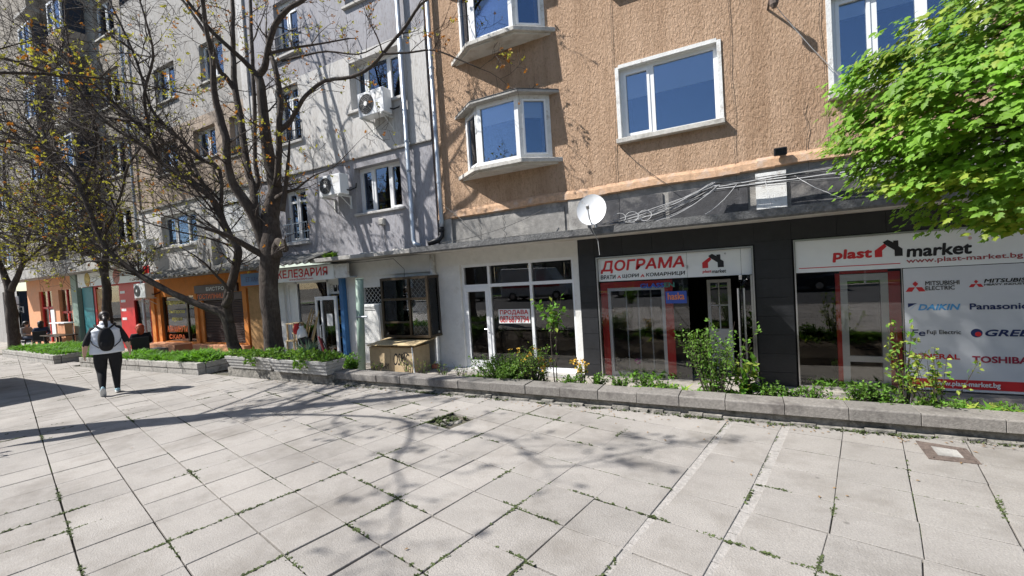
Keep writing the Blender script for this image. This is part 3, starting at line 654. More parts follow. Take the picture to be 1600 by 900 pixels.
# second bay of the black shop
C2 = thing('shop', 'black tiled shop bay with air conditioner brand poster behind glass', 'shop', (2.3,FY,-.35))
MB().box(.655,.675,y-.04,y+.04,-.36,2.07).box(.675,4.2,y-.04,y+.04,2.045,2.07).build('steel_trim', m_steel, C2)
MB().box(.675,1.985,y+.005,y+.011,-.26,1.535).build('pane', m_glass, C2); MB().box(1.99,4.2,y+.005,y+.011,-.26,1.535).build('pane', m_glassdisp, C2)
MB().box(.675,4.2,y-.02,y+.03,-.31,-.262).build('bottom_rail', m_steel, C2); MB().box(.64,4.2,FY-.28,FY+.1,-.40,-.312).build('doorstep', m_concrete, C2, bevel=.008)
MB().box(1.98,1.99,y-.004,y+.02,-.26,1.535).build('glass_joint', m_steel, C2)
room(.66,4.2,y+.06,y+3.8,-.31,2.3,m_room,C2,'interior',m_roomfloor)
D = thing('display_door', 'white sample balcony door in a red surround behind the shop glass', 'display door', (1.55,y+.3,-.3))
MB().box(1.19,1.25,y+.03,y+.07,-.26,1.5).box(1.83,1.97,y+.03,y+.07,-.26,1.5).box(1.25,1.83,y+.03,y+.07,1.49,1.53).build('surround', m_red, D)
MB().box(1.25,1.34,y+.025,y+.09,-.26,1.48).box(1.74,1.83,y+.025,y+.09,-.26,1.48).box(1.34,1.74,y+.025,y+.09,1.38,1.48).box(1.34,1.74,y+.025,y+.09,-.26,-.17).box(1.34,1.74,y+.025,y+.09,.13,.22).build('frame', m_pvcnew, D)
MB().box(1.34,1.74,y+.05,y+.056,.22,1.38).build('pane', m_glassdisp, D); MB().box(1.34,1.74,y+.05,y+.056,-.17,.13).build('lower_pane', m_glassdisp, D)
mb = MB(); [tuft(mb, (xx,y+.1,-.26), 60, .12, .09) for xx in (.95,1.15,1.4,1.65,1.85)]
tag(mb.build('artificial_grass_strip', m_grass, kind='stuff'), 'low green artificial plants along the foot of the sample door window', 'artificial plants')
pp = thing('potted_plant', 'small potted plant beside the white sample door inside the shop', 'potted plant', (1.22,y+.14,.0)); MB().lathe((1.22,y+.14,-.26),[(.05,0),(.07,.3),(.07,.32)],12).build('pot', m_blk, pp); mb = MB(); tuft(mb,(1.22,y+.14,.05),60,.1,.04); mb.build('leaves', m_weed, pp)
S2 = thing('shop_sign', 'wide white sign with plast market lettering and house logo above the poster', 'sign', (2.4,FY,1.54))
yy = FY-.012; MB().box(.68,4.2,yy,yy+.016,1.54,2.043).build('panel', m_signwhite, S2)
text('plast', 1.17,1.64,1.685,1.86,yy-.003,m_redtxt,S2,bold=.05,shear=.08); text('market', 2.05,2.73,1.70,1.86,yy-.003,m_blk,S2,bold=.05,shear=.08); house_logo(S2, 1.68,2.0,1.72,1.97, yy-.004)
text('www.plast-market.bg', 2.04,3.23,1.59,1.675,yy-.003,plain('maroon_print',(.36,.05,.06),.5),S2,bold=.02); MB().box(.72,1.97,yy-.003,yy-.001,1.605,1.617).build('underline', m_redtxt, S2); text('®', 2.70,2.74,1.89,1.93,yy-.003,m_redtxt,S2)
PO = thing('advertising_poster', 'grey white poster of air conditioner brand logos behind the shop glass', 'poster', (3.0,y+.02,-.2))
yp = y-.006; MB().box(2.0,4.2,yp,yp+.004,-.24,1.53).build('sheet', m_poster, PO); MB().box(2.0,4.2,yp-.003,yp-.001,-.205,-.075).build('red_band', m_redtxt, PO); text('www.plast-market.bg', 2.30,2.98,-.185,-.10,yp-.005,m_signwhite,PO,bold=.03)
def diamonds(cx, z0, h, m_):
    w = h*.42
    for dx, dz in ((0,h*.5),(-w*1.05,0),(w*1.05,0)):
        if dz: pl = [(cx,z0+h*.46),(cx+w*.52,z0+h*.74),(cx,z0+h),(cx-w*.52,z0+h*.74)]
        else:
            s = 1 if dx > 0 else -1; pl = [(cx+s*.02*h,z0+h*.42),(cx+s*w*1.15,z0+h*.42),(cx+s*w*1.75,z0),(cx+s*w*.62,z0)]
            if s < 0: pl = pl[::-1]
        slabpart('logo_diamond', pl, yp-.003, yp-.001, m_, PO)
diamonds(2.13,1.19,.15,m_redtxt); text('MITSUBISHI', 2.24,2.60,1.275,1.335,yp-.003,m_blk,PO,bold=.015); text('ELECTRIC', 2.24,2.55,1.205,1.262,yp-.003,m_blk,PO,bold=.015)
diamonds(2.77,1.23,.10,m_redtxt); text('MITSUBISHI', 2.85,3.35,1.285,1.335,yp-.003,m_blk,PO,bold=.05,shear=.2); text('HEAVY INDUSTRIES', 2.85,3.35,1.245,1.272,yp-.003,m_blk,PO,bold=.03)
slabpart('logo_flag', [(2.04,.96),(2.04,1.02),(2.14,1.02)][::-1][::-1], yp-.003, yp-.001, m_navy, PO); slabpart('logo_flag', [(2.05,.915),(2.145,1.02),(2.095,.96)], yp-.003, yp-.001, m_lbluetxt, PO)
text('DAIKIN', 2.155,2.60,.92,1.0,yp-.003,m_lbluetxt,PO,bold=.05,shear=.25); text('Panasonic', 2.70,3.26,.92,1.0,yp-.003,m_navy,PO,bold=.04)
text('Fe', 2.07,2.22,.545,.635,yp-.003,m_navy,PO,bold=.02,shear=.1); text('Fuji Electric', 2.24,2.60,.555,.63,yp-.003,m_blk,PO,bold=.01)
MB().lathe((2.76,yp-.003,.59),[(.06,0),(.06,.002)],18,'y').build('logo_disc', m_navy, PO); MB().lathe((2.775,yp-.005,.575),[(.033,0),(.033,.002)],14,'y').build('logo_disc', m_redtxt, PO); text('GREE', 2.85,3.28,.55,.635,yp-.003,m_navy,PO,bold=.05,shear=.25)
text('GENERAL', 2.04,2.58,.215,.285,yp-.003,m_redtxt,PO,bold=.04); text('TOSHIBA', 2.71,3.26,.18,.265,yp-.003,plain('dark_red_print',(.34,.03,.06),.5),PO,bold=.05)
# ------------------------------------------------------------------ grey block
G = thing('apartment_building', 'grey stucco apartment block with a pale band next to the orange block', 'building', (-9.7,FY,-.3))
gw1 = [(-8.95,-7.39,3.63,4.82),(-11.85,-10.9,3.15,4.62)]; gw2 = [(-8.80,-7.15,6.25,7.45),(-11.85,-10.85,6.0,7.55)]; gw3 = [(-8.85,-7.2,8.93,10.2),(-11.7,-10.7,8.45,9.95)]
mb = MB(); wall(mb,-13.05,-6.36,2.53,5.07,FY,gw1,.22); mb.build('lower_wall', m_grey, G)
mb = MB(); wall(mb,-13.05,-6.36,5.07,7.67,FY-.035,gw2,.24); mb.quad((-13.05,FY-.035,5.07),(-6.36,FY-.035,5.07),(-6.36,FY+.01,5.07),(-13.05,FY+.01,5.07)); mb.build('middle_wall', m_lightgrey, G)
mb = MB(); wall(mb,-13.05,-6.36,7.67,12.5,FY,gw3,.22); mb.quad((-6.36,FY-.03,2.5),(-6.36,FY+8,2.5),(-6.36,FY+8,12.5),(-6.36,FY,12.5)); mb.quad((-13.05,FY,12.5),(-6.36,FY,12.5),(-6.36,FY+8,12.5),(-13.05,FY+8,12.5)); mb.quad((-13.05,FY+8,-.4),(-6.36,FY+8,-.4),(-6.36,FY+8,12.5),(-13.05,FY+8,12.5)); mb.build('upper_wall', m_grey, G)
MB().box(-13.05,-6.36,FY-.05,FY-.0,5.045,5.068).build('band_edge', m_strip, G)
window(G,-8.95,-7.39,3.63,4.82,FY+.2,(-8.46,-7.91),curtain=m_curtain); sillslab(G,-9.0,-7.3,FY-.06,FY+.14,3.58,3.64,m_lightgrey)
window(G,-8.80,-7.15,6.25,7.45,FY+.15,(-8.40,-7.68)); sillslab(G,-8.9,-7.1,FY-.10,FY+.12,6.19,6.26,m_lightgrey)
mb = MB(); mb.box(-9.0,-8.8,FY-.075,FY-.036,6.2,7.55).box(-8.8,-7.15,FY-.075,FY-.036,7.45,7.55).box(-7.15,-6.98,FY-.075,FY-.036,6.2,7.55); mb.build('surround', m_lightgrey, G)
window(G,-8.85,-7.2,8.93,10.2,FY+.2,(-8.3,-7.7)); sillslab(G,-8.92,-7.15,FY-.07,FY+.14,8.86,8.93,m_sill)
for (a,b,c,d) in ((-11.85,-10.9,3.15,4.62),(-11.85,-10.85,6.0,7.55),(-11.7,-10.7,8.45,9.95)):
    window(G,a,b,c,d,FY+.13,((a+b)/2,),transoms=(d-.32,)); railing(G,a-.05,b+.03,c-.02,c+.52,FY-.06,9,m_blackmetal if c > 5 else m_metal); sillslab(G,a-.1,b+.08,FY-.1,FY+.1,c-.11,c-.04,m_lightgrey)
# canopy and ground-floor wall of the grey block
MB().box(-10.05,-6.625,7.70,FY+.02,2.43,2.53).build('canopy_slab', m_concrete, G, bevel=.01)
mb = MB(); wall(mb,-13.2,-6.625,-.4,2.43,FY-.01,[(-12.2,-9.7,-.28,2.0),(-8.95,-8.1,1.28,1.70)],.1); mb.build('ground_floor_wall', m_wallwhite, G)
MB().box(-9.48,-6.63,FY-.06,FY-.012,2.0,2.42).build('plaster_band', m_wallwhite, G)
jb = thing('junction_box', 'small beige junction box with cable on the grey wall', 'junction box', (-8.05,FY-.05,3.25)); MB().box(-8.14,-7.97,FY-.09,FY,3.25,3.42).build('case', m_sill, jb, bevel=.01); MB().box(-8.11,-8.0,FY-.10,FY-.089,3.28,3.39).build('lid', m_concrete, jb)
mb = MB(); mb.tube([(-8.0,FY-.02,3.25),(-8.02,FY-.02,2.9),(-7.98,FY-.02,2.55)], .006, 4); mb.build('cable', m_cablek, jb)
# drainpipes
def drainpipe(label, pts, r, clips, m, grp=None):
    t = thing('drainpipe', label, 'drainpipe', pts[-1], grp); MB().tube(pts, r, 10).build('pipe', m, t, smooth=True)
    for z in clips: MB().lathe((pts[0][0]+(pts[-1][0]-pts[0][0])*0, pts[0][1], z), [(r*1.03,0),(r*1.22,.005),(r*1.22,.045),(r*1.03,.05)], 10).build('collar', m, t)
    return t
drainpipe('blue grey drainpipe on the grey wall beside the white framed windows', [(-7.02,FY-.12,12.4),(-7.02,FY-.12,2.78),(-6.98,FY-.13,2.68),(-6.78,FY-.18,2.62)], .055, (9.6,7.2,5.1,4.4), m_metal)
drainpipe('pale drainpipe running down the joint of the orange and grey blocks', [(-6.17,FY-.1,11.4),(-6.17,FY-.1,3.1),(-6.20,FY-.1,2.98)], .052, (9.3,6.6,4.0), m_metal)
drainpipe('black drain elbow lying on the canopy below the pale drainpipe', [(-6.20,FY-.1,3.0),(-6.20,FY-.1,2.80),(-6.24,FY-.18,2.70),(-6.42,FY-.34,2.62)], .062, (2.9,), m_blackmetal)
dp = drainpipe('white and grey drainpipe beside the barred display window', [(-6.52,FY-.1,2.40),(-6.56,FY-.1,-.12),(-6.52,FY-.2,-.22)], .065, (1.9,.55), m_oldwhite)
MB().lathe((-6.52,FY-.24,-.26),[(.09,0),(.085,.07),(.05,.1)],10).build('terracotta_boot', mat('terracotta',(.36,.12,.07),.8), dp)
# AC units
def ac_unit(label, x0, x1, z0, z1, y0, sidefan='l', group='air conditioners on the facades'):
    t = thing('air_conditioner', label, 'air conditioner', ((x0+x1)/2, y0+.15, z0), group); w = x1-x0; h = z1-z0
    MB().box(x0,x1,y0,y0+.28,z0,z1).build('casing', m_pvc, t, bevel=.015)
    r = h*.40; cx = x0+r+.05; cz = z0+h*.5
    MB().lathe((cx,y0-.012,cz),[(r,0),(r,.012)],24,'y').build('fan_opening', m_blackmetal, t)
    g = MB()
    for k in range(5):
        rr = r*(k+1)/5.2; g.tube([(cx+rr*math.cos(a*math.pi/10), y0-.018, cz+rr*math.sin(a*math.pi/10)) for a in range(21)], .003, 4, cap=False)
    for k in range(8): a = k*math.pi/4; g.tube([(cx,y0-.018,cz),(cx+r*math.cos(a),y0-.018,cz+r*math.sin(a))], .003, 4)
    g.build('grille', m_cable, t); MB().lathe((cx,y0-.03,cz),[(r*.24,0),(r*.24,.018)],14,'y').build('hub', m_white, t)
    MB().box(x0+w*.66,x1-.06,y0-.003,y0+.001,z1-h*.42,z1-h*.12).build('badge', m_lbluetxt if h < .5 else m_oldwhite, t)
    for xx in (x0+.08, x1-.12):
        b = MB(); b.box(xx,xx+.035,y0-.02,FY,z0-.045,z0-.005); b.box(xx,xx+.035,FY-.04,FY-.002,z0-.34,z0-.045); b.tube([(xx+.017,y0+.06,z0-.04),(xx+.017,FY-.03,z0-.30)], .012, 4); b.build('bracket', m_oldwhite, t)
    MB().tube([(x1-.02,y0+.2,z0+.12),(x1+.07,y0+.25,z0+.1),(x1+.13,FY-.03,z0+.18),(x1+.12,FY+.0,z0+.3)], .018, 6).build('hose', m_blackmetal, t)
ac_unit('white air conditioner hanging beside the lower grey wall window', -9.83,-9.02,4.14,4.66,7.98)
ac_unit('large white air conditioner below the upper window of the pale band', -8.22,-7.38,5.84,6.42,7.98)
ac_unit('white air conditioner under the canopy beside the red shop', -20.35,-19.5,1.80,2.34,7.95)
ac_unit('white air conditioner on the facade above the bistro roof edge', -20.0,-19.2,3.45,3.95,7.98)
ac_unit('white air conditioner on the wall by the leftmost tree', -34.6,-33.7,1.75,2.3,7.95)
# ------------------------------------------------------------------ hardware shop
H = thing('shop', 'hardware shop front with blue posts and open white glass door', 'shop', (-10.9,FY+.05,-.28))
y = FY+.06; mb = MB(); mb.box(-12.2,-12.08,y,y+.08,-.28,2.0).box(-11.75,-11.68,y,y+.08,-.28,2.0).box(-10.4,-10.33,y,y+.08,-.28,2.0).box(-9.78,-9.7,y,y+.08,-.28,2.0).box(-12.08,-9.78,y,y+.08,1.93,2.0); mb.build('frame', m_pvc, H)
MB().box(-11.68,-10.4,y+.04,y+.046,.0,1.93).build('pane', m_glass, H); MB().box(-12.08,-11.75,y+.03,y+.05,-.28,1.93).build('side_panel', m_white, H)
MB().box(-10.33,-9.78,y+.02,y+.045,1.58,1.93).build('transom_panel', m_white, H); text('☺', -10.3,-10.15,1.65,1.86,y+.016,m_rust,H); text('не', -10.13,-9.84,1.65,1.82,y+.016,m_blk,H,bold=.06)
d = MB(); d.box(-10.62,-10.54,y-.25,y-.19,-.25,1.53).box(-9.86,-9.78,y-.25,y-.19,-.25,1.53).box(-10.54,-9.86,y-.25,y-.19,1.43,1.53).box(-10.54,-9.86,y-.25,y-.19,-.25,-.1); d.box(-10.40,-10.34,y-.25,y-.19,-.1,1.43)
dr = d.build('door', m_pvc, H); MB().box(-10.34,-9.86,y-.225,y-.219,-.1,1.43).build('pane', m_glass, dr); MB().box(-10.54,-10.40,y-.225,y-.219,-.1,1.43).build('pane', m_glassdisp, dr)
MB().tube([(-10.37,y-.25,.40),(-10.37,y-.33,.40),(-10.37,y-.33,.75),(-10.37,y-.25,.75)], .016, 6).build('handle', m_white, dr); MB().box(-10.2,-9.98,y-.229,y-.226,.72,1.05).build('paper', m_white, dr)
MB().box(-9.67,-9.53,FY-.16,FY-.02,-.3,2.0).build('blue_post', m_bluepaint, H, bevel=.01)
MB().box(-12.2,-9.7,FY-.1,FY+.0,2.001,2.03).build('roller_box', m_metal, H)
room(-12.2,-9.7,y+.081,y+3.5,-.28,2.0,m_room,H,'interior',m_roomfloor)
for k in range(4):
    s = MB().box(-11.6,-10.45,y+.6,y+.9,.25+.42*k,.28+.42*k).build('shelf', m_ply, H)
cols = [plain('goods_%d' % i, c, .5) for i, c in enumerate([(.5,.08,.06),(.08,.2,.45),(.6,.5,.1),(.6,.6,.58),(.1,.3,.12),(.35,.2,.1)])]
for k in range(4):
    for j in range(7):
        xx = -11.55+.16*j; hh = rng.uniform(.12,.3); tag(MB().box(xx,xx+rng.uniform(.08,.13),y+.62,y+.75,.281+.42*k,.281+.42*k+hh).build('goods_box', cols[rng.randrange(6)], bevel=.01), 'small box of goods on the shelves inside the hardware shop window', 'box', 'boxes of goods on the hardware shelves')
S3 = thing('shop_sign', 'white hardware shop sign with large red Cyrillic lettering', 'sign', (-10.6,8.0,1.98))
MB().box(-12.2,-9.50,7.97,8.06,1.985,2.37).build('panel', m_signwhite, S3); MB().box(-9.495,-9.02,7.99,8.06,2.0,2.36).build('side_panel', m_oldwhite, S3); text('ЖЕЛЕЗАРИЯ', -11.93,-9.72,2.10,2.32,7.967,m_redtxt,S3,bold=.03); text('www.fini2004.com', -11.3,-10.3,2.02,2.075,7.967,m_redtxt,S3,bold=.01)
MB().box(-12.2,-9.02,8.06,FY-.1,1.99,2.03).build('bracket_shelf', m_metal, S3)
S4 = thing('shop_sign', 'small blue sign between the bistro and the hardware shop', 'sign', (-13.0,8.0,1.97)); MB().box(-13.56,-12.25,7.96,8.02,1.97,2.33).build('panel', m_bluepaint, S4); text('ЕТ ' + 'ХАН', -13.3,-12.7,2.08,2.22,7.957,m_navy,S4,bold=.02)
# goods set out in front of the hardware shop
def stool(label, x, yb, z0, w, h, m):
    t = thing('wooden_stool', label, 'stool', (x,yb,z0)); MB().box(x-w/2,x+w/2,yb-w/2,yb+w/2,z0+h-.03,z0+h).build('seat', m, t, bevel=.005)
    for a in (-1,1):
        for b2 in (-1,1): MB().box(x+a*w*.42-.018,x+a*w*.42+.018,yb+b2*w*.42-.018,yb+b2*w*.42+.018,z0,z0+h-.03).build('leg', m, t)
    MB().box(x-w*.4,x+w*.4,yb-.012,yb+.012,z0+h*.35,z0+h*.42).build('stretcher', m, t)
stool('pale wooden stool standing in front of the hardware shop window', -11.35,8.05,-.27,.36,.62,m_ply)
stool('second wooden stool stacked upon the first in front of the hardware shop', -11.32,8.05,.351,.34,.48,m_ply)
for i, (x, c, L) in enumerate(((-10.98,(.42,.28,.13),1.35),(-10.9,(.5,.36,.18),1.45),(-10.82,(.42,.28,.13),1.4),(-10.74,(.1,.12,.14),1.1),(-10.68,(.14,.2,.3),1.15),(-10.6,(.5,.36,.18),1.5),(-10.54,(.55,.4,.2),1.55))):
    t = thing('tool', 'long handled tool leaning at the hardware shop, %s from the wooden stools' % ('first','second','third','fourth','fifth','sixth','seventh')[i], 'tool', (x,8.0,-.27), 'tools leaning at the hardware shop')
    MB().tube([(x-.05,7.85,-.25),(x+.02,8.3,-.25+L)], .016, 6).build('handle', plain('handle_%d' % i, c, .6), t); MB().box(x-.11,x+.02,7.80,7.85,-.27,-.16).build('head', cols[i%6], t, bevel=.01)
for x, z, c, r, lab in ((-11.12,-.27,(.55,.06,.05),.15,'red plastic bucket standing by the hardware shop tools'),(-11.7,-.27,(.07,.25,.10),.14,'green plastic bucket left of the wooden stools'),(-10.45,-.27,(.6,.2,.05),.11,'orange plastic bucket near the hardware shop door')):
    t = thing('bucket', lab, 'bucket', (x,7.75,z)); MB().lathe((x,7.75,z),[(r*.75,0),(r,.27),(r*1.08,.275),(r*1.08,.29),(r*.95,.292),(r*.7,.05)],16).build('pail', plain('bucket',c,.4), t, smooth=True); MB().tube([(x-r,7.75,z+.27),(x-r*.7,7.68,z+.36),(x,7.65,z+.40),(x+r*.7,7.68,z+.36),(x+r,7.75,z+.27)], .005, 5).build('bail', m_steel, t)
t = thing('sack', 'white sack hanging among the tools by the hardware shop', 'sack', (-10.88,7.95,.35)); MB().lathe((-10.88,7.93,.30),[(.06,0),(.13,.06),(.14,.2),(.11,.34),(.05,.42),(.07,.46)],12).build('bag', m_white, t, smooth=True); MB().tube([(-10.88,7.93,.72),(-10.85,8.1,.8)], .008, 5).build('cord', m_cablek, t)
t = thing('sack', 'dark red sack hanging left of the white sack', 'sack', (-11.1,7.95,.55)); MB().lathe((-11.1,7.95,.52),[(.05,0),(.10,.05),(.11,.15),(.06,.26),(.07,.30)],12).build('bag', m_red, t, smooth=True); MB().tube([(-11.1,7.95,.8),(-11.05,8.1,.88)], .008, 5).build('cord', m_cablek, t)
def folding_chair(label, x, yb, z0, rz, m_back):
    t = thing('chair', label, 'chair', (x,yb,z0)); M = Matrix.Rotation(rz,3,'Z'); T = lambda p: tuple(Vector((x,yb,z0))+M@Vector(p))
    for s in (-.2,.2):
        MB().tube([T((s,-.22,0)),T((s,.1,.42)),T((s,.24,.86))], .012, 6).build('leg', m_blackmetal, t); MB().tube([T((s*.9,.24,0)),T((s*.9,-.18,.45))], .012, 6).build('leg', m_blackmetal, t)
    q = [T((-.2,-.2,.45)),T((.2,-.2,.45)),T((.2,.15,.42)),T((-.2,.15,.42))]; MB().add(q+[(p[0],p[1],p[2]-.03) for p in q], [(0,1,2,3),(7,6,5,4),(0,4,5,1),(1,5,6,2),(2,6,7,3),(3,7,4,0)]).build('seat', m_blackcloth, t)
    q = [T((-.2,.17,.5)),T((.2,.17,.5)),T((.19,.26,.88)),T((-.19,.26,.88))]; o_ = M@Vector((0,.025,0)); MB().add(q+[(p[0]+o_.x,p[1]+o_.y,p[2]) for p in q], [(0,1,2,3),(7,6,5,4),(0,4,5,1),(1,5,6,2),(2,6,7,3),(3,7,4,0)]).build('backrest', m_back, t, bevel=.01)
folding_chair('black folding chair standing in front of the open hardware shop door', -9.35,7.1,-.28,2.0,m_blackcloth)
folding_chair('folding chair with dark red backrest beside the blue post', -9.0,7.35,-.28,2.6,plain('dark_red_cloth',(.20,.02,.03),.8))
# ------------------------------------------------------------------ barred display window, meter box, green post, board box
K = thing('display_case', 'projecting brown framed display window with diamond bars', 'display case', (-7.15,8.15,.47))
x0,x1,z0,z1,yf = -7.86,-6.42,.48,1.90,7.93; mb = MB(); e = .055
for xx in (x0,-7.02,x1-e): mb.box(xx,xx+e,yf,yf+e,z0,z1)
for zz in (z0,z1-e,1.36): mb.box(x0+e,-7.02,yf+.002,yf+e,zz,zz+e); mb.box(-7.02+e,x1-e,yf+.002,yf+e,zz,zz+e)
mb.box(x0+e,-7.02,yf+.002,yf+e,.82,.86)
for xx in (x0,x1-e): mb.box(xx+.002,xx+e-.002,yf+e,FY-.03,z0,z0+e); mb.box(xx+.002,xx+e-.002,yf+e,FY-.03,z1-e,z1)
mb.box(x0+.003,x1-.003,yf+e,FY-.02,z1-.012,z1+.01); mb.box(x0+.003,x1-.003,yf+e,FY-.02,z0,z0+.02); mb.build('frame', m_brown, K)
for a, b, c, d in ((x0+e,-7.02,z0+e,.82),(x0+e,-7.02,.86,1.36),(x0+e,-7.02,1.36+e,z1-e),(-7.02+e,x1-e,z0+e,1.36),(-7.02+e,x1-e,1.36+e,z1-e)): MB().box(a,b,yf+.03,yf+.034,c,d).build('pane', m_glassdisp, K)
MB().box(x1-.03,x1-.026,yf+e,FY-.03,z0+e,z1-e).build('side_pane', m_glassdisp, K)
def lattice(x0, x1, z0, z1, yy, s):
    mb = MB()
    w, h = x1-x0, z1-z0; k = -h
    while k < w:
        for sg in (1,-1):
            a0, b0_, a1, b1_ = max(k,0), max(0,-k), min(w,k+h), min(h,w-k)
            if a1 <= a0: continue
            p = [(x0+a0, z0+(b0_ if sg>0 else h-b0_)), (x0+a1, z0+(b1_ if sg>0 else h-b1_))]
            mb.tube([(p[0][0],yy+.003*sg,p[0][1]),(p[1][0],yy+.003*sg,p[1][1])], .0045, 4)
        k += s
    return mb
lattice(x0+e,-7.02,.86,z1-e,yf+.075,.13).build('bars', m_oldwhite, K); lattice(-7.02+e,x1-e,z0+e,z1-e,yf+.075,.13).build('bars', m_oldwhite, K)
room(-7.85,-6.43,FY-.1,FY-.03,z0+.02,z1-.02,m_room,K,'back_panel')
lt = lattice(-8.95,-8.1,1.28,1.70,FY+.03,.13); tag(lt.build('window_bars', m_oldwhite), 'diamond bars over the small opening above the meter cabinet', 'window bars')
room(-8.95,-8.1,FY+.09,FY+.8,1.28,1.70,m_room,G,'dark_recess')
for lab, a, b, c, d, m_ in (('white coffee carton in the bottom of the barred display',-7.66,-7.42,.54,.72,m_white),('blue carton at the right in the bottom of the barred display',-7.36,-7.06,.54,.80,plain('carton_blue',(.10,.45,.66),.5))):
    o = tag(MB().box(a,b,yf+.062,yf+.2,c,d).build('carton', m_, bevel=.008), lab, 'carton')
    if 'white' in lab: text('Coffee', a+.03,b-.03,c+.06,c+.13,yf+.059,m_redtxt,o,bold=.02,shear=.2)
t = thing('display_rack', 'thin yellow wire rack behind the barred display glass', 'rack', (-7.25,yf+.25,.86)); mb = MB()
for a, b in (((-7.45,.9),(-7.08,.9)),((-7.45,1.2),(-7.08,1.2)),((-7.45,1.0),(-7.08,1.0)),((-7.45,.86),(-7.45,1.2)),((-7.08,.86),(-7.08,1.2))): mb.tube([(a[0],yf+.2,a[1]),(b[0],yf+.2,b[1])], .012, 5)
mb.build('wire_frame', plain('yellow_wire',(.5,.48,.12),.5), t); MB().box(-7.6,-7.1,yf+.16,yf+.165,1.58,1.70).build('orange_card', plain('orange_card',(.5,.22,.04),.6), t)
mc = thing('meter_cabinet', 'white metal meter cabinet on the wall behind the green post', 'cabinet', (-8.48,8.3,.25)); MB().box(-8.78,-8.17,8.16,FY-.012,.25,1.27).build('case', m_oldwhite, mc, bevel=.01); MB().box(-8.74,-8.21,8.148,8.159,.29,1.23).build('door', m_wallwhite, mc)
for zz in (1.12,1.16,1.20): MB().box(-8.66,-8.3,8.144,8.149,zz,zz+.012).build('vent_slot', m_blk, mc)
gp = thing('post', 'pale green metal post standing behind the kerb', 'post', (-8.0,7.3,-.3)); MB().tube([(-8.0,7.3,-.32),(-7.86,7.3,1.92)], .088, 12).build('shaft', m_greenpaint, gp, smooth=True); MB().lathe((-7.86,7.3,1.90),[(.092,0),(.094,.03),(.075,.04)],12).build('cap', m_greenpaint, gp); MB().tube([(-7.93,7.2,1.05),(-7.6,7.2,1.06)], .02, 6).build('bracket', m_metal, gp)
bx = thing('board_box', 'raw board box with black graffiti below the barred display', 'box', (-7.35,7.8,-.29)); MB().box(-8.08,-6.70,7.66,8.2,-.29,.30).build('carcass', m_card, bx)
MB().box(-8.07,-7.42,7.645,7.659,-.28,.29).build('front_panel', m_card, bx); MB().box(-7.41,-6.71,7.645,7.659,-.28,.29).build('front_panel', m_card, bx)
MB().add([(-8.05,7.55,.33),(-6.55,7.55,.36),(-6.50,8.25,.44),(-8.05,8.25,.40),(-8.05,7.55,.35),(-6.55,7.55,.38),(-6.50,8.25,.46),(-8.05,8.25,.42)], [(0,3,2,1),(4,5,6,7),(0,1,5,4),(1,2,6,5),(2,3,7,6),(3,0,4,7)]).build('lid', m_ply, bx)
text('OSMC', -7.32,-6.84,-.12,.16,7.641,m_blk,bx,'graffiti',bold=-.005,shear=.35); text('GRAM', -7.78,-7.47,-.22,-.08,7.641,m_blk,bx,'graffiti',bold=-.01,shear=.3)
mb = MB(); [mb.tube([(-6.95+.12*math.cos(a*.42), 7.64, .05+.13*math.sin(a*.42)) for a in range(2,13)], .008, 5)]; mb.build('graffiti_curl', m_blk, bx)
tag(MB().tube([(-6.62,7.5,.33),(-6.50,7.4,-.29)], .014, 6).build('stick', m_oldwhite), 'thin white stick leaning against the board box lid', 'stick')
tag(MB().box(-6.75,-6.3,7.35,7.6,-.31,-.25).build('kerb_block', m_kerb, bevel=.01), 'low concrete block at the foot of the drainpipe', 'block')
# ------------------------------------------------------------------ bistro block (tan) and its front
T = thing('apartment_building', 'tan and pale grey apartment block above the orange bistro', 'building', (-16.8,FY,-.2))
ops = [(-18.95,-16.6,3.58,4.72),(-15.0,-13.85,3.7,4.66),(-16.3,-15.0,6.3,7.3),(-14.2,-13.6,6.1,7.3),(-18.6,-17.2,8.7,9.95),(-15.6,-14.3,8.7,9.95),(-18.8,-17.4,6.2,7.3)]
for a, b, m_, yy, nm in ((2.4,5.08,m_lightgrey,FY,'lower_wall'),(5.08,7.7,m_tan,FY-.03,'middle_wall'),(7.7,12.8,m_oldgrey,FY,'upper_wall')):
    mb = MB(); wall(mb,-20.6,-13.06,a,b,yy,[o for o in ops if a < o[2] < b],.22); mb.build(nm, m_, T)
MB().box(-20.6,-13.06,FY-.06,FY-.02,5.06,5.12).build('band_edge', m_strip, T); MB().box(-20.6,-13.06,FY,FY+8,12.8,12.9).build('roof', m_darkconc, T)
for (a,b,c,d) in ops:
    if b-a < 1.2 and c < 5:
        w = window(T,a,b,c,d,FY+.12,()); mb = MB()
        for k in range(18): zz = c+.05+(d-c-.1)*k/18; mb.profx([(FY+.03,zz),(FY+.05,zz),(FY+.05,zz+(d-c)/18-.008),(FY+.03,zz+(d-c)/18-.014)], a+.04, b-.04)
        mb.build('roller_shutter', m_pvc, w); MB().box(a-.02,b+.02,FY-.02,FY+.1,d-.0,d+.14).build('shutter_box', m_pvc, w)
    else: window(T,a,b,c,d,FY+.14,((a*2+b)/3,(a+b*2)/3) if b-a > 1.5 else ((a+b)/2,)); sillslab(T,a-.08,b+.08,FY-.08,FY+.12,c-.07,c-.005)
    if c > 6 and b-a < 1: railing(T,a-.05,b+.05,c,c+.5,FY-.08,7)
MB().box(-16.2,-15.35,FY-.25,FY-.0,2.6,3.6).build('flue_box', m_concrete, T); MB().box(-13.35,-13.06,FY-.06,FY-.001,2.4,12.7).build('pilaster', m_lightgrey, T)
tag(MB().tube([(-20.45,FY-.15,12),(-20.45,FY-.15,-.2)], .05, 8).build('drainpipe', m_metal), 'dark drainpipe on the joint left of the bistro', 'drainpipe')
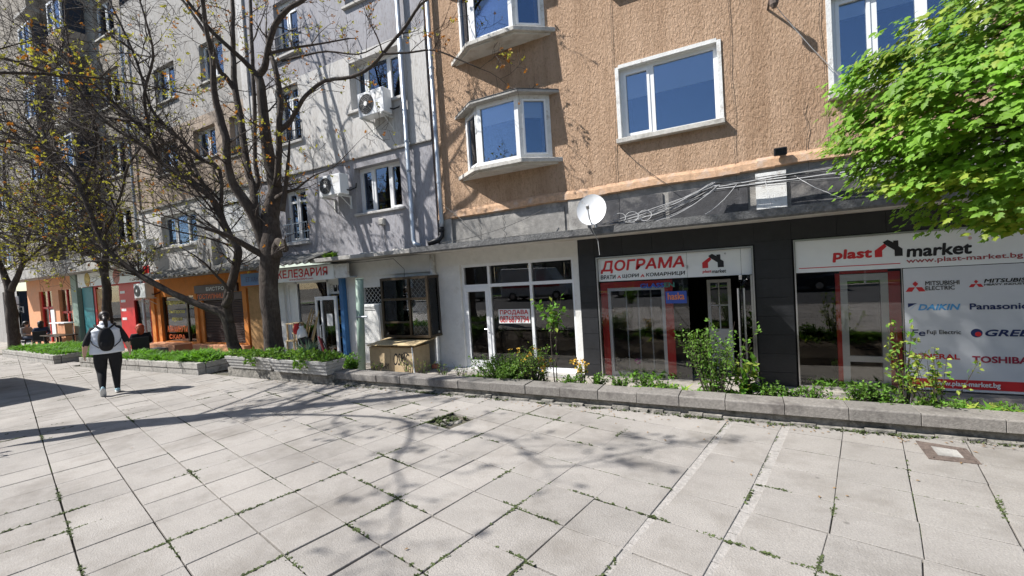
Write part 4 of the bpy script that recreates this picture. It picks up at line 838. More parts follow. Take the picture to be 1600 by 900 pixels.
# corrugated roof over bistro
rf = MB(); n = 150; xa, xb = -19.6, -9.9
for i in range(n):
    for sgn in (0,):
        xA, xB = xa+(xb-xa)*i/n, xa+(xb-xa)*(i+1)/n; zA = .035*math.sin(i*1.35)+.03*noise.noise(Vector((xA*.6,0,0))); zB = .035*math.sin((i+1)*1.35)+.03*noise.noise(Vector((xB*.6,0,0)))
        yA = 7.55+.05*noise.noise(Vector((math.floor(xA/1.1)*3.3,1,0))); rf.add([(xA,yA,2.44+zA),(xB,yA,2.44+zB),(xB,FY-.02,2.72+zB),(xA,FY-.02,2.72+zA),(xA,yA,2.47+zA),(xB,yA,2.47+zB),(xB,FY-.02,2.75+zB),(xA,FY-.02,2.75+zA)],[(0,3,2,1),(4,5,6,7),(0,1,5,4)])
ro = rf.build('corrugated_roof', m_corr); tag(ro, 'sagging grey corrugated roof sheet over the bistro and hardware shop', 'roof sheet')
for i in range(10):
    x = -14.2+rng.gauss(0,.9); yy = rng.uniform(7.65,8.1); tag(MB().add([(x,yy,2.56),(x+rng.uniform(.3,.6),yy+.02,2.60),(x+.5,yy+.25,2.68),(x+.05,yy+.28,2.66),(x+.3,yy+.1,2.72)],[(0,1,4),(1,2,4),(2,3,4),(3,0,4),(0,3,2,1)]).build('roof_debris', m_corr), 'broken piece of roofing lying on the corrugated roof', 'debris', 'broken roofing on the corrugated roof')
Bi = thing('shop', 'orange bistro front with brown roller shutter and lettered window', 'shop', (-16.8,FY,-.2))
mb = MB(); wall(mb,-20.05,-13.2,-.25,2.44,FY-.03,[(-19.35,-17.02,.14,1.78),(-16.6,-14.2,.14,1.82)],.12); mb.build('wall', m_orangepaint, Bi)
for a, b in ((-20.05,-19.8),(-19.55,-19.36),(-17.02,-16.82),(-14.16,-13.95)): MB().box(a,b,FY-.09,FY-.032,-.2,1.9).build('pilaster', m_orangepaint, Bi)
MB().box(-13.9,-13.25,FY-.05,FY-.031,-.2,1.94).build('ochre_panel', mat('ochre',(.42,.24,.10),.85), Bi)
mb = MB()
for k in range(26): zz = .14+1.42*k/26; mb.profx([(FY+.02,zz),(FY+.045,zz),(FY+.045,zz+.05),(FY+.012,zz+.03)], -16.6,-14.2)
mb.box(-16.6,-14.2,FY-.0,FY+.08,1.56,1.82); mb.build('roller_shutter', m_shutter, Bi)
MB().box(-19.35,-17.02,FY+.03,FY+.036,.14,1.78).build('pane', m_glass, Bi); MB().box(-17.72,-17.64,FY+.0,FY+.06,.14,1.78).box(-19.35,-19.28,FY+.0,FY+.06,.14,1.78).build('window_frame', m_brown, Bi); room(-19.35,-17.02,FY+.09,FY+2.5,.14,1.78,m_room,Bi,'interior')
MB().box(-19.5,-17.3,7.75,FY-.095,-.22,.12).build('plinth', m_salmon, Bi, bevel=.01); MB().box(-16.9,-13.9,8.1,FY-.095,-.22,.10).build('plinth', m_salmon, Bi, bevel=.01)
yel = plain('yellow_lettering',(.75,.66,.14),.6); oral = plain('orange_lettering',(.80,.18,.05),.6)
for s, a, b, c, d, m_ in (('традиционна',-19.15,-17.85,1.45,1.62,yel),('българска',-19.0,-17.9,1.13,1.30,yel),('кухня',-18.8,-18.1,.85,1.0,yel),('АЛАМИНУТИ',-19.2,-17.8,.48,.70,oral),('СКАРА',-19.1,-18.0,.22,.38,oral)): text(s,a,b,c,d,FY+.026,m_,Bi,'window_lettering',bold=.02)
S5 = thing('shop_sign', 'bistro sign with white and orange Cyrillic lettering above the shutter', 'sign', (-16.0,FY-.1,1.58)); MB().box(-16.9,-14.4,FY-.1,FY-.031,1.83,2.1).build('panel', m_shutter, S5); text('БИСТРО',-16.15,-15.1,1.90,2.02,FY-.103,m_white,S5,bold=.02); MB().box(-16.85,-15.0,FY-.07,FY-.04,1.58,1.82).build('panel', m_shutter, S5); text('ГОСТИЛНИЦА',-16.8,-15.05,1.61,1.79,FY-.073,oral,S5,bold=.04)
tag(MB().box(-17.6,-16.9,6.9,7.4,-.22,.12).build('concrete_block', m_kerb, bevel=.015), 'grey concrete block standing before the bistro', 'block')
# ------------------------------------------------------------------ red shop, salmon shop, beige block
L = thing('apartment_building', 'beige grey apartment block with balconies behind the left trees', 'building', (-28,FY,-.2))
ops = []
for fl in range(6):
    for xx in (-22.9,-27.0,-30.2): ops.append((xx,xx+1.7,4.0+2.75*fl,5.4+2.75*fl))
mb = MB(); wall(mb,-34.5,-20.65,3.0,21,FY,ops,.2); mb.quad((-34.5,FY,21),(-20.6,FY,21),(-20.6,FY+8,21),(-34.5,FY+8,21)); mb.build('wall', m_beige, L)
for (a,b,c,d) in ops: window(L,a,b,c,d,FY+.13,((a+b)/2,)); sillslab(L,a-.1,b+.1,FY-.07,FY+.1,c-.08,c-.005)
for fl in range(6):
    for xx in (-25.1,-28.4):
        z = 3.55+2.75*fl; MB().box(xx,xx+1.5,7.6,FY,z,z+.12).build('balcony_slab', m_concrete, L); MB().box(xx,xx+1.5,7.6,7.68,z+.121,z+.95).box(xx,xx+.07,7.681,FY,z+.121,z+.95).box(xx+1.43,xx+1.5,7.681,FY,z+.121,z+.95).build('balcony_parapet', m_tan if fl % 2 else m_beige, L)
        window(L,xx+.1,xx+1.4,z+.96,z+2.3,7.66,(xx+.75,))
MB().box(-33.5,-20.7,7.55,FY,3.02,3.22).box(-33.5,-20.7,7.55,7.63,3.221,3.6).build('canopy', m_concrete, L)
Rr = thing('shop', 'red shop front with teal door panel under a picture sign', 'shop', (-23.5,FY,-.2))
mb = MB(); wall(mb,-26.2,-20.1,-.25,3.02,FY-.03,[(-21.5,-20.3,-.1,1.72),(-24.9,-22.7,.1,2.38)],.12); mb.build('wall', m_red, Rr)
MB().box(-26.15,-25.1,FY-.06,FY-.031,-.2,2.42).build('teal_panel', m_teal, Rr); MB().box(-24.9,-22.7,FY+.02,FY+.026,.1,2.38).build('pane', m_glass, Rr); MB().box(-21.5,-20.3,FY+.02,FY+.026,-.1,1.72).build('pane', m_glass, Rr); MB().box(-24.9,-23.9,FY-.0,FY+.01,.6,2.3).build('food_poster', mat('food_photo',(.5,.22,.06),.5,.6,2.5,stain=(.6,.5,.15),sscale=3), Rr)
MB().box(-20.95,-20.9,FY,FY+.05,-.1,1.72).build('mullion', m_brown, Rr); room(-26,-20.2,FY+.1,FY+3,-.2,2.4,m_room,Rr,'interior')
for k in range(4): MB().box(-22.6,-22.2,FY-.036,FY-.031,.95+.36*k,1.05+.36*k).build('white_label', m_white, Rr)
S6 = thing('shop_sign', 'white sign with pictures of food above the red shop', 'sign', (-23,8.2,2.42)); MB().box(-25.9,-20.2,8.14,8.22,2.43,3.0).build('panel', m_signwhite, S6)
for cx, c in ((-24.9,(.55,.40,.08)),(-23.2,(.45,.18,.06)),(-22.2,(.42,.12,.08))): MB().lathe((cx,8.132,2.72),[(.05,.0),(.3,.002),(.3,.006)],14,'y').build('food_picture', mat('food',c,.5,.5,6), S6)
Sa = thing('shop', 'salmon painted shop front with red framed door and windows', 'shop', (-29.5,FY,-.2))
mb = MB(); wall(mb,-33,-26.3,-.25,3.02,FY-.03,[(-31.4,-29.75,-.1,2.42),(-28.95,-27.5,.3,2.42)],.14); mb.build('wall', m_salmon, Sa)
mb = MB(); mb.box(-31.4,-31.3,FY+.05,FY+.12,-.1,2.42).box(-30.6,-30.5,FY+.05,FY+.12,-.1,2.42).box(-29.85,-29.75,FY+.05,FY+.12,-.1,2.42).box(-31.3,-29.85,FY+.05,FY+.12,1.55,1.65).box(-28.95,-27.5,FY+.05,FY+.12,1.3,1.4).box(-28.3,-28.2,FY+.05,FY+.12,.3,2.42); mb.build('frame', m_red, Sa)
MB().box(-31.4,-29.75,FY+.09,FY+.096,-.1,2.42).build('pane', m_glass, Sa); MB().box(-28.95,-27.5,FY+.09,FY+.096,.3,2.42).build('pane', m_glass, Sa); MB().box(-29.95,-29.5,FY-.07,FY-.031,.2,1.5).build('menu_board', m_white, Sa); room(-32,-27,FY+.13,FY+3,-.2,2.4,m_room,Sa,'interior')
MB().box(-26.9,-26.3,FY-.2,FY-.031,-.25,3.0).build('green_pilaster', m_greenpaint, Sa)
E2 = thing('apartment_building', 'pale grey apartment block at the far left edge', 'building', (-45,FY,-.2))
ops = [(xx,xx+1.8,1.2+2.8*fl if fl else .3,2.6+2.8*fl) for fl in range(8) for xx in (-36.8,-40.4,-44.2,-48.2)]
mb = MB(); wall(mb,-70,-34.55,-.3,26,FY-.02,ops,.2); mb.build('wall', m_oldgrey, E2)
for (a,b,c,d) in ops: window(E2,a,b,c,d,FY+.1,((a+b)/2,))
# ------------------------------------------------------------------ roof-top clutter: dish, cables, floodlight
ds = thing('satellite_dish', 'white stained satellite dish on the canopy edge', 'satellite dish', (-2.38,7.72,2.55))
dc = Vector((-2.38,7.62,2.84)); ax = Vector((.08,-.96,.22)).normalized(); u = ax.orthogonal().normalized(); u = Vector((0,0,1))-ax*ax.z; u.normalize(); w = ax.cross(u)
mb = MB(); rings = [(0,0),(.08,.005),(.15,.02),(.21,.04),(.25,.058),(.262,.065)]; N = 28
for side in (0,1):
    o0 = len(mb.v)
    for r, h in rings:
        for k in range(N): a = 2*math.pi*k/N; mb.v.append(tuple(dc+ax*(h-.012*side)+(u*math.cos(a)*1.08+w*math.sin(a))*max(r,.001)))
    for i in range(len(rings)-1):
        for k in range(N): mb.f.append((o0+i*N+k,o0+i*N+(k+1)%N,o0+(i+1)*N+(k+1)%N,o0+(i+1)*N+k)); mb.m.append(0)
M_dish = mat('dish_paint',(.74,.75,.76),.5,.05,5,stain=(.45,.33,.16),sscale=7,sth=(.6,.72)); mb.build('reflector', M_dish, ds, smooth=True)
MB().tube([dc-u*.26+ax*.03, dc-u*.20+ax*.22, dc-u*.05+ax*.33], .012, 6).build('arm', m_metal, ds); MB().tube([dc-u*.07+ax*.31, dc-u*.03+ax*.37], .028, 8).build('receiver', m_cable, ds); MB().tube([dc-ax*.02, dc-ax*.12, (-2.38,7.82,2.52)], .02, 6).build('mount', m_metal, ds)
MB().tube([dc-u*.05+ax*.33, (-2.33,7.40,2.5), (-2.30,7.6,2.3), (-2.29,7.62,2.05)], .006, 5).build('cable', m_cable, ds)
cb = thing('cable_bundle', 'tangle of loose cables lying along the canopy of the orange block', 'cables', (-.2,8.0,2.6))
def sag(p, q, s, n=12): return [tuple(Vector(p).lerp(Vector(q), i/n)-Vector((0,0,s*4*(i/n)*(1-i/n)))+Vector((0,rng.gauss(0,.004),rng.gauss(0,.004)))) for i in range(n+1)]
for i in range(22): MB().tube(sag((-2.2+rng.uniform(-.1,.5),7.75+rng.uniform(0,.2),2.6),(-.45+rng.gauss(0,.06),8.2,3.08+rng.gauss(0,.04)),rng.uniform(-.02,.22)), rng.choice((.004,.005,.006)), 5).build('cable', m_cable if i%2 else m_cablek, cb)
for i in range(15): MB().tube(sag((-.45+rng.gauss(0,.05),8.2,3.06+rng.gauss(0,.03)),(4.2,8.15+rng.uniform(-.05,.1),2.98+rng.gauss(0,.16)),rng.uniform(-.04,.1)), rng.choice((.004,.006,.009)), 5).build('cable', m_cable if i%3 == 0 else m_cablek, cb)
for i in range(5): MB().tube(sag((-.5+.4*i,8.2,3.06),(-1.6+.9*i+rng.uniform(-.4,.4),7.8,2.58),rng.uniform(.0,.08)), .005, 5).build('cable', m_cable, cb)
for x, z0, z1 in ((-2.1,2.6,4.1),(-.1,3.0,8.0),(-2.05,4.0,11),(.9,3.0,4.2),(-5.2,2.6,3.1),(-4.6,2.6,3.1),(1.15,3.4,8.5)): MB().tube([(x+rng.gauss(0,.02),FY-.02,z0+(z1-z0)*k/8) for k in range(9)], .0032, 4).build('cable', m_cablek, cb)
MB().tube(sag((-2.0,FY-.02,4.05),(-1.1,8.3,3.15),.05), .005, 5).build('cable', m_cablek, cb); MB().tube(sag((.30,8.1,6.1),(1.5,8.28,4.18),.06), .005, 5).build('cable', m_cable, cb); MB().tube(sag((-5.8,7.75,2.58),(-3.6,8.2,3.05),.1), .006, 5).build('cable', m_cablek, cb); MB().tube(sag((-6.1,8.25,3.5),(-4.9,7.9,2.6),-.05), .006, 5).build('cable', m_cablek, cb)
for i in range(3):
    c = Vector((-1.95+.22*i,7.8,2.62)); MB().tube([tuple(c+Vector((.11*math.cos(a*.5),.02*math.sin(a),.09*math.sin(a*.5)+.05))) for a in range(14)], .006, 5).build('cable_loop', m_cable, cb)
MB().tube(sag((-10.0,7.75,2.42),(-7.4,7.95,2.36),.04),.006,5).build('cable', m_cablek, cb); MB().tube([(-7.4,7.95,2.36),(-7.3,8.2,2.1),(-7.32,8.2,1.9)],.006,5).build('cable', m_cablek, cb)
fl = thing('floodlight', 'small dark floodlight on the orange wall near the tree', 'floodlight', (.52,FY-.1,3.45)); MB().box(.44,.62,FY-.16,FY-.09,3.42,3.54).build('housing', m_blackmetal, fl, bevel=.01); MB().box(.46,.60,FY-.165,FY-.159,3.44,3.52).build('lens', m_glassdisp, fl); MB().box(.50,.56,FY-.09,FY,3.46,3.50).build('bracket', m_metal, fl)
br = thing('wall_bracket', 'rusty cable bracket high on the orange wall', 'bracket', (.5,FY-.1,5.7)); MB().tube([(.45,FY,5.78),(.48,FY-.3,5.82),(.52,FY-.34,5.75)], .018, 6).build('arm', m_rust, br); MB().lathe((.52,FY-.33,5.62),[(.03,0),(.06,.05),(.06,.14),(.03,.17)],10).build('insulator', m_rust, br)
mb = MB()
for x in (-9.5,-9.42,-9.35): tuft(mb,(x,7.85,2.53),40,.13,.05)
tag(mb.build('weed', m_weed), 'small green weed growing on the pale canopy edge', 'weed')
for i in range(14):
    x = rng.uniform(-9.2,-6.7); s = rng.uniform(.05,.14); tag(MB().lathe((x,rng.uniform(7.9,8.3),2.53),[(s,0),(s*.9,.02),(s*.4,.05)],6).build('rubble', m_concrete), 'lump of rubble lying on the pale canopy of the grey block', 'rubble', 'rubble on the pale canopy')
# ------------------------------------------------------------------ concrete planters
def leafquad(mb, c, d, n, L, W, mi=0):
    d = d.normalized(); s = d.cross(n)
    if s.length < 1e-4: s = d.orthogonal()
    s.normalize(); m = c+d*L*.5+n*L*.08
    mb.add([c, m+s*W, c+d*L, m-s*W], [(0,1,2),(0,2,3)], mi)
def rv(r=rng):
    while True:
        v = Vector((r.uniform(-1,1),r.uniform(-1,1),r.uniform(-1,1)))
        if .05 < v.length < 1: return v.normalized()
struct(MB().box(-10.05,-6.72,5.47,5.82,-.3,.185).build('planter_plinth', m_kerbbase, origin=(-8.4,5.6,0)))
def planter(label, x0, x1, y0, y1, seed):
    t = thing('planter', label, 'planter', ((x0+x1)/2,(y0+y1)/2,.187)); z0, z1 = .19, .45; i = .09; mb = MB(); n = 4
    def ring(k, e): return [(x0+i-e,y0+i-e),(x1-i+e,y0+i-e),(x1-i+e,y1-i+e),(x0+i-e,y1-i+e)]
    for k in range(n):                                 # four battered courses, each a touch prouder: the ribbed sides
        za, zb = z0+(z1-z0)*k/n, z0+(z1-z0)*(k+1)/n-.008; ea, eb = i*k/n, i*(k+1)/n-.012
        A_, B_ = ring(k,ea), ring(k,eb); mb.add([(p[0],p[1],za) for p in A_]+[(p[0],p[1],zb) for p in B_], [(0,3,2,1),(4,5,6,7),(0,1,5,4),(1,2,6,5),(2,3,7,6),(3,0,4,7)])
        if k < n-1: mb.box(x0+i-eb+.015,x1-i+eb-.015,y0+i-eb+.015,y1-i+eb-.015,zb-.001,zb+.009)
    mb.build('trough', m_planter, t); MB().box(x0+.06,x1-.06,y0+.06,y1-.06,z1-.012,z1-.004).build('soil', m_soil, t)
    g = MB(); r = random.Random(seed)
    for _ in range(int((x1-x0)*700)):
        c = Vector((r.uniform(x0+.03,x1-.03), r.uniform(y0+.05,y1-.03), z1-.02)); h = .03+.16*max(0,.5+noise.noise(c*2.5)); c.z += r.uniform(0,h)
        if c.x > x0+.8 and c.x < x0+1.2 and r.random() < .25: c.y = y0-.02; c.z -= r.uniform(0,.18)
        leafquad(g, c, rv(r)+Vector((0,-.3,.3)), rv(r)+Vector((0,0,1)), r.uniform(.05,.09), r.uniform(.018,.03), 1 if r.random()<.12 else 0)
    g.build('foliage', [m_weed, m_grass], t)
planter('left ribbed concrete planter full of low green plants by the big tree', -9.98,-8.42,5.36,5.80,3)
planter('right ribbed concrete planter full of low green plants beside the kerb end', -8.40,-6.70,5.30,5.78,4)
yu = thing('spiky_plant', 'spiky grey green plant growing behind the right concrete planter', 'plant', (-7.7,5.9,.2)); mb = MB()
for k in range(46):
    a = k*2.4; e = .35+.9*rng.random(); d = Vector((math.cos(a)*math.cos(e),math.sin(a)*math.cos(e),math.sin(e))); L_ = rng.uniform(.25,.45); leafquad(mb, Vector((-7.75,5.75,.44)), d, Vector((0,0,1)), L_, .012)
mb.build('leaves', mat('spiky_leaf',(.13,.20,.13),.6,.2,4), yu); MB().tube([(-7.75,5.75,.3),(-7.75,5.75,.46)], .03, 6).build('stem', m_twig, yu)
# ------------------------------------------------------------------ trees
T1=[
 [(-9.81,6.36,-0.4,0.332),(-9.81,6.37,-0.02,0.281),(-9.82,6.39,0.5,0.236),(-9.83,6.4,1.1,0.216),(-9.84,6.42,1.85,0.216),(-9.83,6.44,2.37,0.235),(-9.76,6.5,2.81,0.254),(-9.84,6.59,3.56,0.218),(-9.72,6.68,4.14,0.193),(-9.81,6.65,4.81,0.173),(-9.77,6.58,5.51,0.152),(-9.81,6.58,5.9,0.139),(-9.83,6.59,6.58,0.12),(-9.86,6.58,6.8,0.113),(-9.64,6.59,6.91,0.088),(-9.47,6.57,7.19,0.081),(-9.28,6.57,7.51,0.08),(-9.06,6.59,7.8,0.074),(-8.73,6.66,8.01,0.068),(-8.39,6.73,8.08,0.062),(-7.85,6.79,8.23,0.055)],
 [(-9.85,6.44,2.52,0.152),(-9.96,6.3,3.41,0.155),(-10.02,6.16,3.8,0.14),(-10.16,5.99,4.21,0.119),(-10.17,5.89,4.62,0.105),(-10.07,5.84,5.1,0.098),(-10.14,5.82,5.52,0.098),(-10.15,5.72,6.24,0.079),(-10.17,5.74,6.98,0.068),(-10.13,5.66,7.41,0.061),(-10.08,5.59,7.93,0.055),(-10.04,5.52,8.59,0.043)],
 [(-10.18,6.41,3.49,0.114),(-10.47,6.62,4.24,0.11),(-10.78,6.7,4.86,0.105),(-11.05,6.82,5.84,0.106),(-11.35,6.92,6.97,0.094),(-11.47,7.0,7.94,0.075),(-11.53,7.12,9.02,0.062),(-11.65,7.21,10.13,0.048)],
 [(-11.33,6.93,6.88,0.074),(-11.43,6.78,7.23,0.073),(-11.5,6.63,7.43,0.065),(-11.68,6.56,8.17,0.058),(-12.04,6.39,8.87,0.044),(-12.43,6.2,9.54,0.031)],
 [(-10.47,6.62,4.19,0.065),(-10.45,6.75,4.47,0.072),(-10.6,6.81,5.16,0.06),(-10.75,6.99,6.2,0.061),(-10.85,7.08,7.01,0.058),(-10.94,7.18,8.13,0.055),(-11.12,7.35,9.36,0.049),(-11.27,7.42,10.27,0.035)],
 [(-9.86,6.58,6.77,0.082),(-9.94,6.32,7.05,0.067),(-10.01,6.06,7.25,0.059),(-10.23,5.84,7.57,0.051),(-10.32,5.57,7.91,0.044),(-10.47,5.4,8.25,0.037)],
 [(-9.6,6.63,4.22,0.102),(-9.32,6.58,5.04,0.082),(-9.2,6.55,5.6,0.081),(-9.16,6.59,6.08,0.081),(-9.23,6.58,6.73,0.074),(-9.39,6.61,7.11,0.069)],
 [(-9.31,6.6,5.41,0.082),(-9.03,6.64,5.53,0.069),(-8.75,6.69,5.81,0.056),(-8.49,6.72,6.04,0.056),(-8.02,6.87,6.3,0.05),(-7.33,7.01,6.26,0.047),(-6.88,7.14,6.42,0.044),(-6.47,7.26,6.75,0.044),(-6.08,7.36,7.08,0.041),(-5.71,7.46,7.47,0.034),(-5.32,7.56,7.61,0.025)],
 [(-6.56,7.21,6.61,0.028),(-6.02,7.38,6.55,0.025),(-5.52,7.53,6.52,0.022),(-5.09,7.64,6.29,0.019),(-4.59,7.79,5.99,0.012)],
 [(-9.6,6.62,3.92,0.089),(-9.22,6.6,4.01,0.051),(-8.91,6.65,4.05,0.032),(-8.48,6.78,4.29,0.019),(-8.02,6.92,4.42,0.016),(-7.57,7.05,4.75,0.01)],
 [(-9.33,6.52,3.58,0.088),(-9.13,6.54,4.13,0.056),(-9.03,6.55,4.55,0.05),(-8.93,6.56,5.08,0.025)],
 [(-9.57,6.48,2.57,0.164),(-9.37,6.43,2.88,0.125),(-9.13,6.38,2.71,0.111),(-9.0,6.33,2.67,0.061)],
 [(-9.85,6.44,2.56,0.114),(-9.9,6.08,2.77,0.091),(-9.9,5.74,2.97,0.069),(-9.94,5.39,3.12,0.055),(-10.03,5.23,3.18,0.048)],
 [(-9.47,6.57,7.19,0.05),(-9.34,7.11,7.5,0.04),(-8.98,7.65,7.73,0.028),(-8.59,8.21,7.98,0.022)],
 [(-9.19,6.72,7.01,0.038),(-8.63,6.79,6.98,0.031),(-8.03,7.0,7.0,0.025),(-7.34,7.25,6.84,0.019),(-6.89,7.38,6.94,0.013)],
]
T2=[
 [(-12.12,6.94,-0.51,0.228),(-12.16,6.93,0.01,0.206),(-12.3,6.87,0.37,0.184),(-12.38,6.84,0.89,0.176),(-12.49,6.8,1.24,0.154),(-12.77,6.65,1.38,0.118),(-13.03,6.52,1.5,0.109),(-13.71,6.17,1.9,0.099),(-14.45,5.79,2.42,0.089),(-14.85,5.59,2.79,0.081),(-15.18,5.42,3.16,0.08),(-15.42,5.32,3.78,0.073),(-15.58,5.25,4.31,0.072),(-15.71,5.19,4.75,0.066),(-15.85,5.13,5.1,0.065),(-16.16,4.98,5.61,0.059),(-16.54,4.79,6.05,0.052),(-16.89,4.62,6.42,0.045),(-17.28,4.42,6.69,0.039),(-17.87,4.12,7.14,0.027)],
 [(-12.37,6.86,0.97,0.155),(-12.39,6.86,1.58,0.134),(-12.3,6.92,1.92,0.134),(-12.17,7.0,2.31,0.135),(-12.06,7.08,2.88,0.128),(-12.2,7.02,3.17,0.106),(-12.42,6.93,3.82,0.098),(-12.65,6.82,4.36,0.09),(-12.92,6.69,4.64,0.082),(-13.3,6.49,5.01,0.08),(-13.84,6.22,5.46,0.072),(-14.01,6.15,6.09,0.058),(-14.24,6.04,6.51,0.058),(-14.84,5.72,6.65,0.05),(-15.29,5.49,6.82,0.043),(-15.86,5.19,7.0,0.039),(-16.34,4.94,7.21,0.035),(-17.55,4.29,7.36,0.027)],
 [(-12.33,6.78,1.45,0.139),(-12.05,6.77,1.71,0.097),(-12.02,6.73,1.83,0.069)],
 [(-12.36,7.15,3.05,0.079),(-12.76,7.19,3.71,0.073),(-13.06,7.16,4.28,0.072),(-13.26,7.07,4.65,0.065),(-13.58,7.03,5.14,0.057),(-13.91,6.99,5.82,0.05)],
 [(-12.65,7.03,3.95,0.064),(-12.41,6.97,5.1,0.056),(-12.91,6.72,5.48,0.061),(-13.33,6.51,6.01,0.053),(-13.8,6.28,6.56,0.052),(-14.03,6.17,7.04,0.045),(-14.25,6.09,8.09,0.038),(-14.59,5.94,9.15,0.031),(-14.86,5.82,9.86,0.025)],
 [(-13.59,6.12,5.38,0.051),(-13.59,5.79,5.68,0.043),(-13.7,5.51,5.88,0.036),(-13.81,5.13,6.2,0.034),(-14.01,4.81,6.77,0.027),(-13.99,4.5,7.26,0.021),(-14.07,4.13,7.72,0.015)],
 [(-14.98,5.63,2.76,0.057),(-15.45,5.62,3.1,0.051),(-16.08,5.51,3.41,0.044),(-16.67,5.33,4.0,0.038),(-17.48,5.15,4.63,0.031),(-18.48,4.86,5.1,0.024)],
 [(-15.85,5.23,4.74,0.048),(-15.9,5.45,5.34,0.043),(-15.84,5.62,6.07,0.038),(-16.02,5.66,6.82,0.032),(-16.51,5.56,7.98,0.031),(-16.96,5.59,9.38,0.025),(-17.26,5.7,10.62,0.019)],
 [(-14.01,6.15,6.09,0.045),(-14.01,6.07,7.18,0.045),(-13.63,6.19,8.13,0.038),(-13.63,6.11,8.93,0.031),(-13.81,6.04,9.78,0.025)],
]
T3=[
 [(-18.12,6.36,0.23,0.177),(-18.16,6.36,0.75,0.162),(-18.19,6.36,1.37,0.155),(-18.18,6.38,1.88,0.147),(-18.21,6.39,2.5,0.139),(-18.27,6.37,2.92,0.124),(-18.49,6.26,3.2,0.094),(-18.97,6.01,3.48,0.085),(-19.63,5.67,3.84,0.069),(-20.51,5.22,4.37,0.053),(-21.11,4.91,4.56,0.046),(-21.82,4.53,4.82,0.032)],
 [(-18.34,6.43,2.46,0.111),(-18.4,6.54,3.24,0.089),(-18.61,6.56,3.99,0.082),(-18.81,6.59,4.54,0.075),(-19.01,6.62,5.2,0.068),(-18.9,6.83,6.28,0.061),(-19.17,6.84,7.62,0.053),(-19.62,6.76,8.98,0.045),(-20.1,6.66,10.15,0.038)],
 [(-18.62,6.56,3.84,0.06),(-18.18,6.7,4.47,0.053),(-17.75,6.84,5.26,0.049),(-17.41,6.94,6.05,0.045),(-16.92,7.22,6.84,0.038),(-16.7,7.38,7.85,0.031)],
 [(-19.01,6.61,5.09,0.053),(-19.82,6.43,5.72,0.052),(-20.64,6.23,6.25,0.044),(-21.54,5.88,6.66,0.036),(-22.8,5.45,7.02,0.028)],
 [(-18.97,6.01,3.48,0.057),(-19.9,5.89,4.29,0.05),(-20.58,5.65,4.66,0.042),(-21.44,5.32,5.37,0.034),(-22.14,5.07,5.76,0.027)],
]
T4=[
 [(-26.87,6.3,-0.37,0.239),(-26.89,6.32,0.29,0.213),(-26.93,6.33,1.22,0.204),(-26.96,6.34,2.02,0.195),(-26.99,6.34,2.56,0.17),(-27.17,6.27,3.23,0.126),(-27.38,6.18,3.91,0.1),(-27.7,6.04,4.73,0.083)],
 [(-26.92,6.37,2.42,0.153),(-26.64,6.55,3.06,0.12),(-26.43,6.68,3.58,0.103),(-26.54,6.64,4.25,0.077),(-26.74,6.56,5.19,0.068),(-26.92,6.51,6.53,0.059),(-26.98,6.53,7.86,0.042)],
 [(-26.48,6.64,3.45,0.069),(-25.97,6.93,3.94,0.061),(-25.49,7.21,4.31,0.053),(-25.12,7.41,4.68,0.045),(-24.63,7.7,5.31,0.036)],
 [(-26.49,6.65,3.85,0.069),(-26.61,6.96,4.67,0.053),(-26.54,7.15,5.75,0.053),(-26.44,7.35,6.85,0.045),(-26.17,7.66,8.21,0.037)],
]

def smooth_limb(l, sub=3):
    pts = [Vector(p[:3]) for p in l]; rad = [p[3] for p in l]; P_, R_ = [], []
    for i in range(len(pts)-1):
        p0, p1, p2, p3 = pts[max(i-1,0)], pts[i], pts[i+1], pts[min(i+2,len(pts)-1)]
        for k in range(sub):
            t = k/sub; P_.append(.5*((2*p1)+(p2-p0)*t+(2*p0-5*p1+4*p2-p3)*t*t+(3*p1-p0-3*p2+p3)*t**3)); R_.append(rad[i]*(1-t)+rad[i+1]*t)
    P_.append(pts[-1]); R_.append(rad[-1]); return P_, R_
def branch(mb, p, d, L_, r, lev, rg, tips, up=.25):
    n = 5 if lev else 7; pts = [p]; rr = [r]; q = p.copy(); dd = d.normalized()
    for i in range(n):
        dd = (dd+rv(rg)*.22+Vector((0,0,up*.12))).normalized(); q = q+dd*L_/n; pts.append(q.copy()); rr.append(max(.0038, r*(1-.75*(i+1)/n)))
    mb.tube(pts, rr, 4 if r > .012 else 3, cap=False)
    if lev == 0 or L_ < .22: tips.append((pts[-1], dd)); return
    k = rg.randint(3,5)
    for j in range(k):
        f = .25+.7*(j+rg.random())/k; i = min(n-1,int(f*n)); b0 = pts[i].lerp(pts[i+1], f*n-i); t = (pts[i+1]-pts[i]).normalized()
        s = rv(rg); s = (s-t*s.dot(t)).normalized(); branch(mb, b0, t*.65+s*.8, L_*rg.uniform(.35,.6), max(.0045,rr[i]*.6), lev-1, rg, tips, up)
    tips.append((pts[-1], dd))
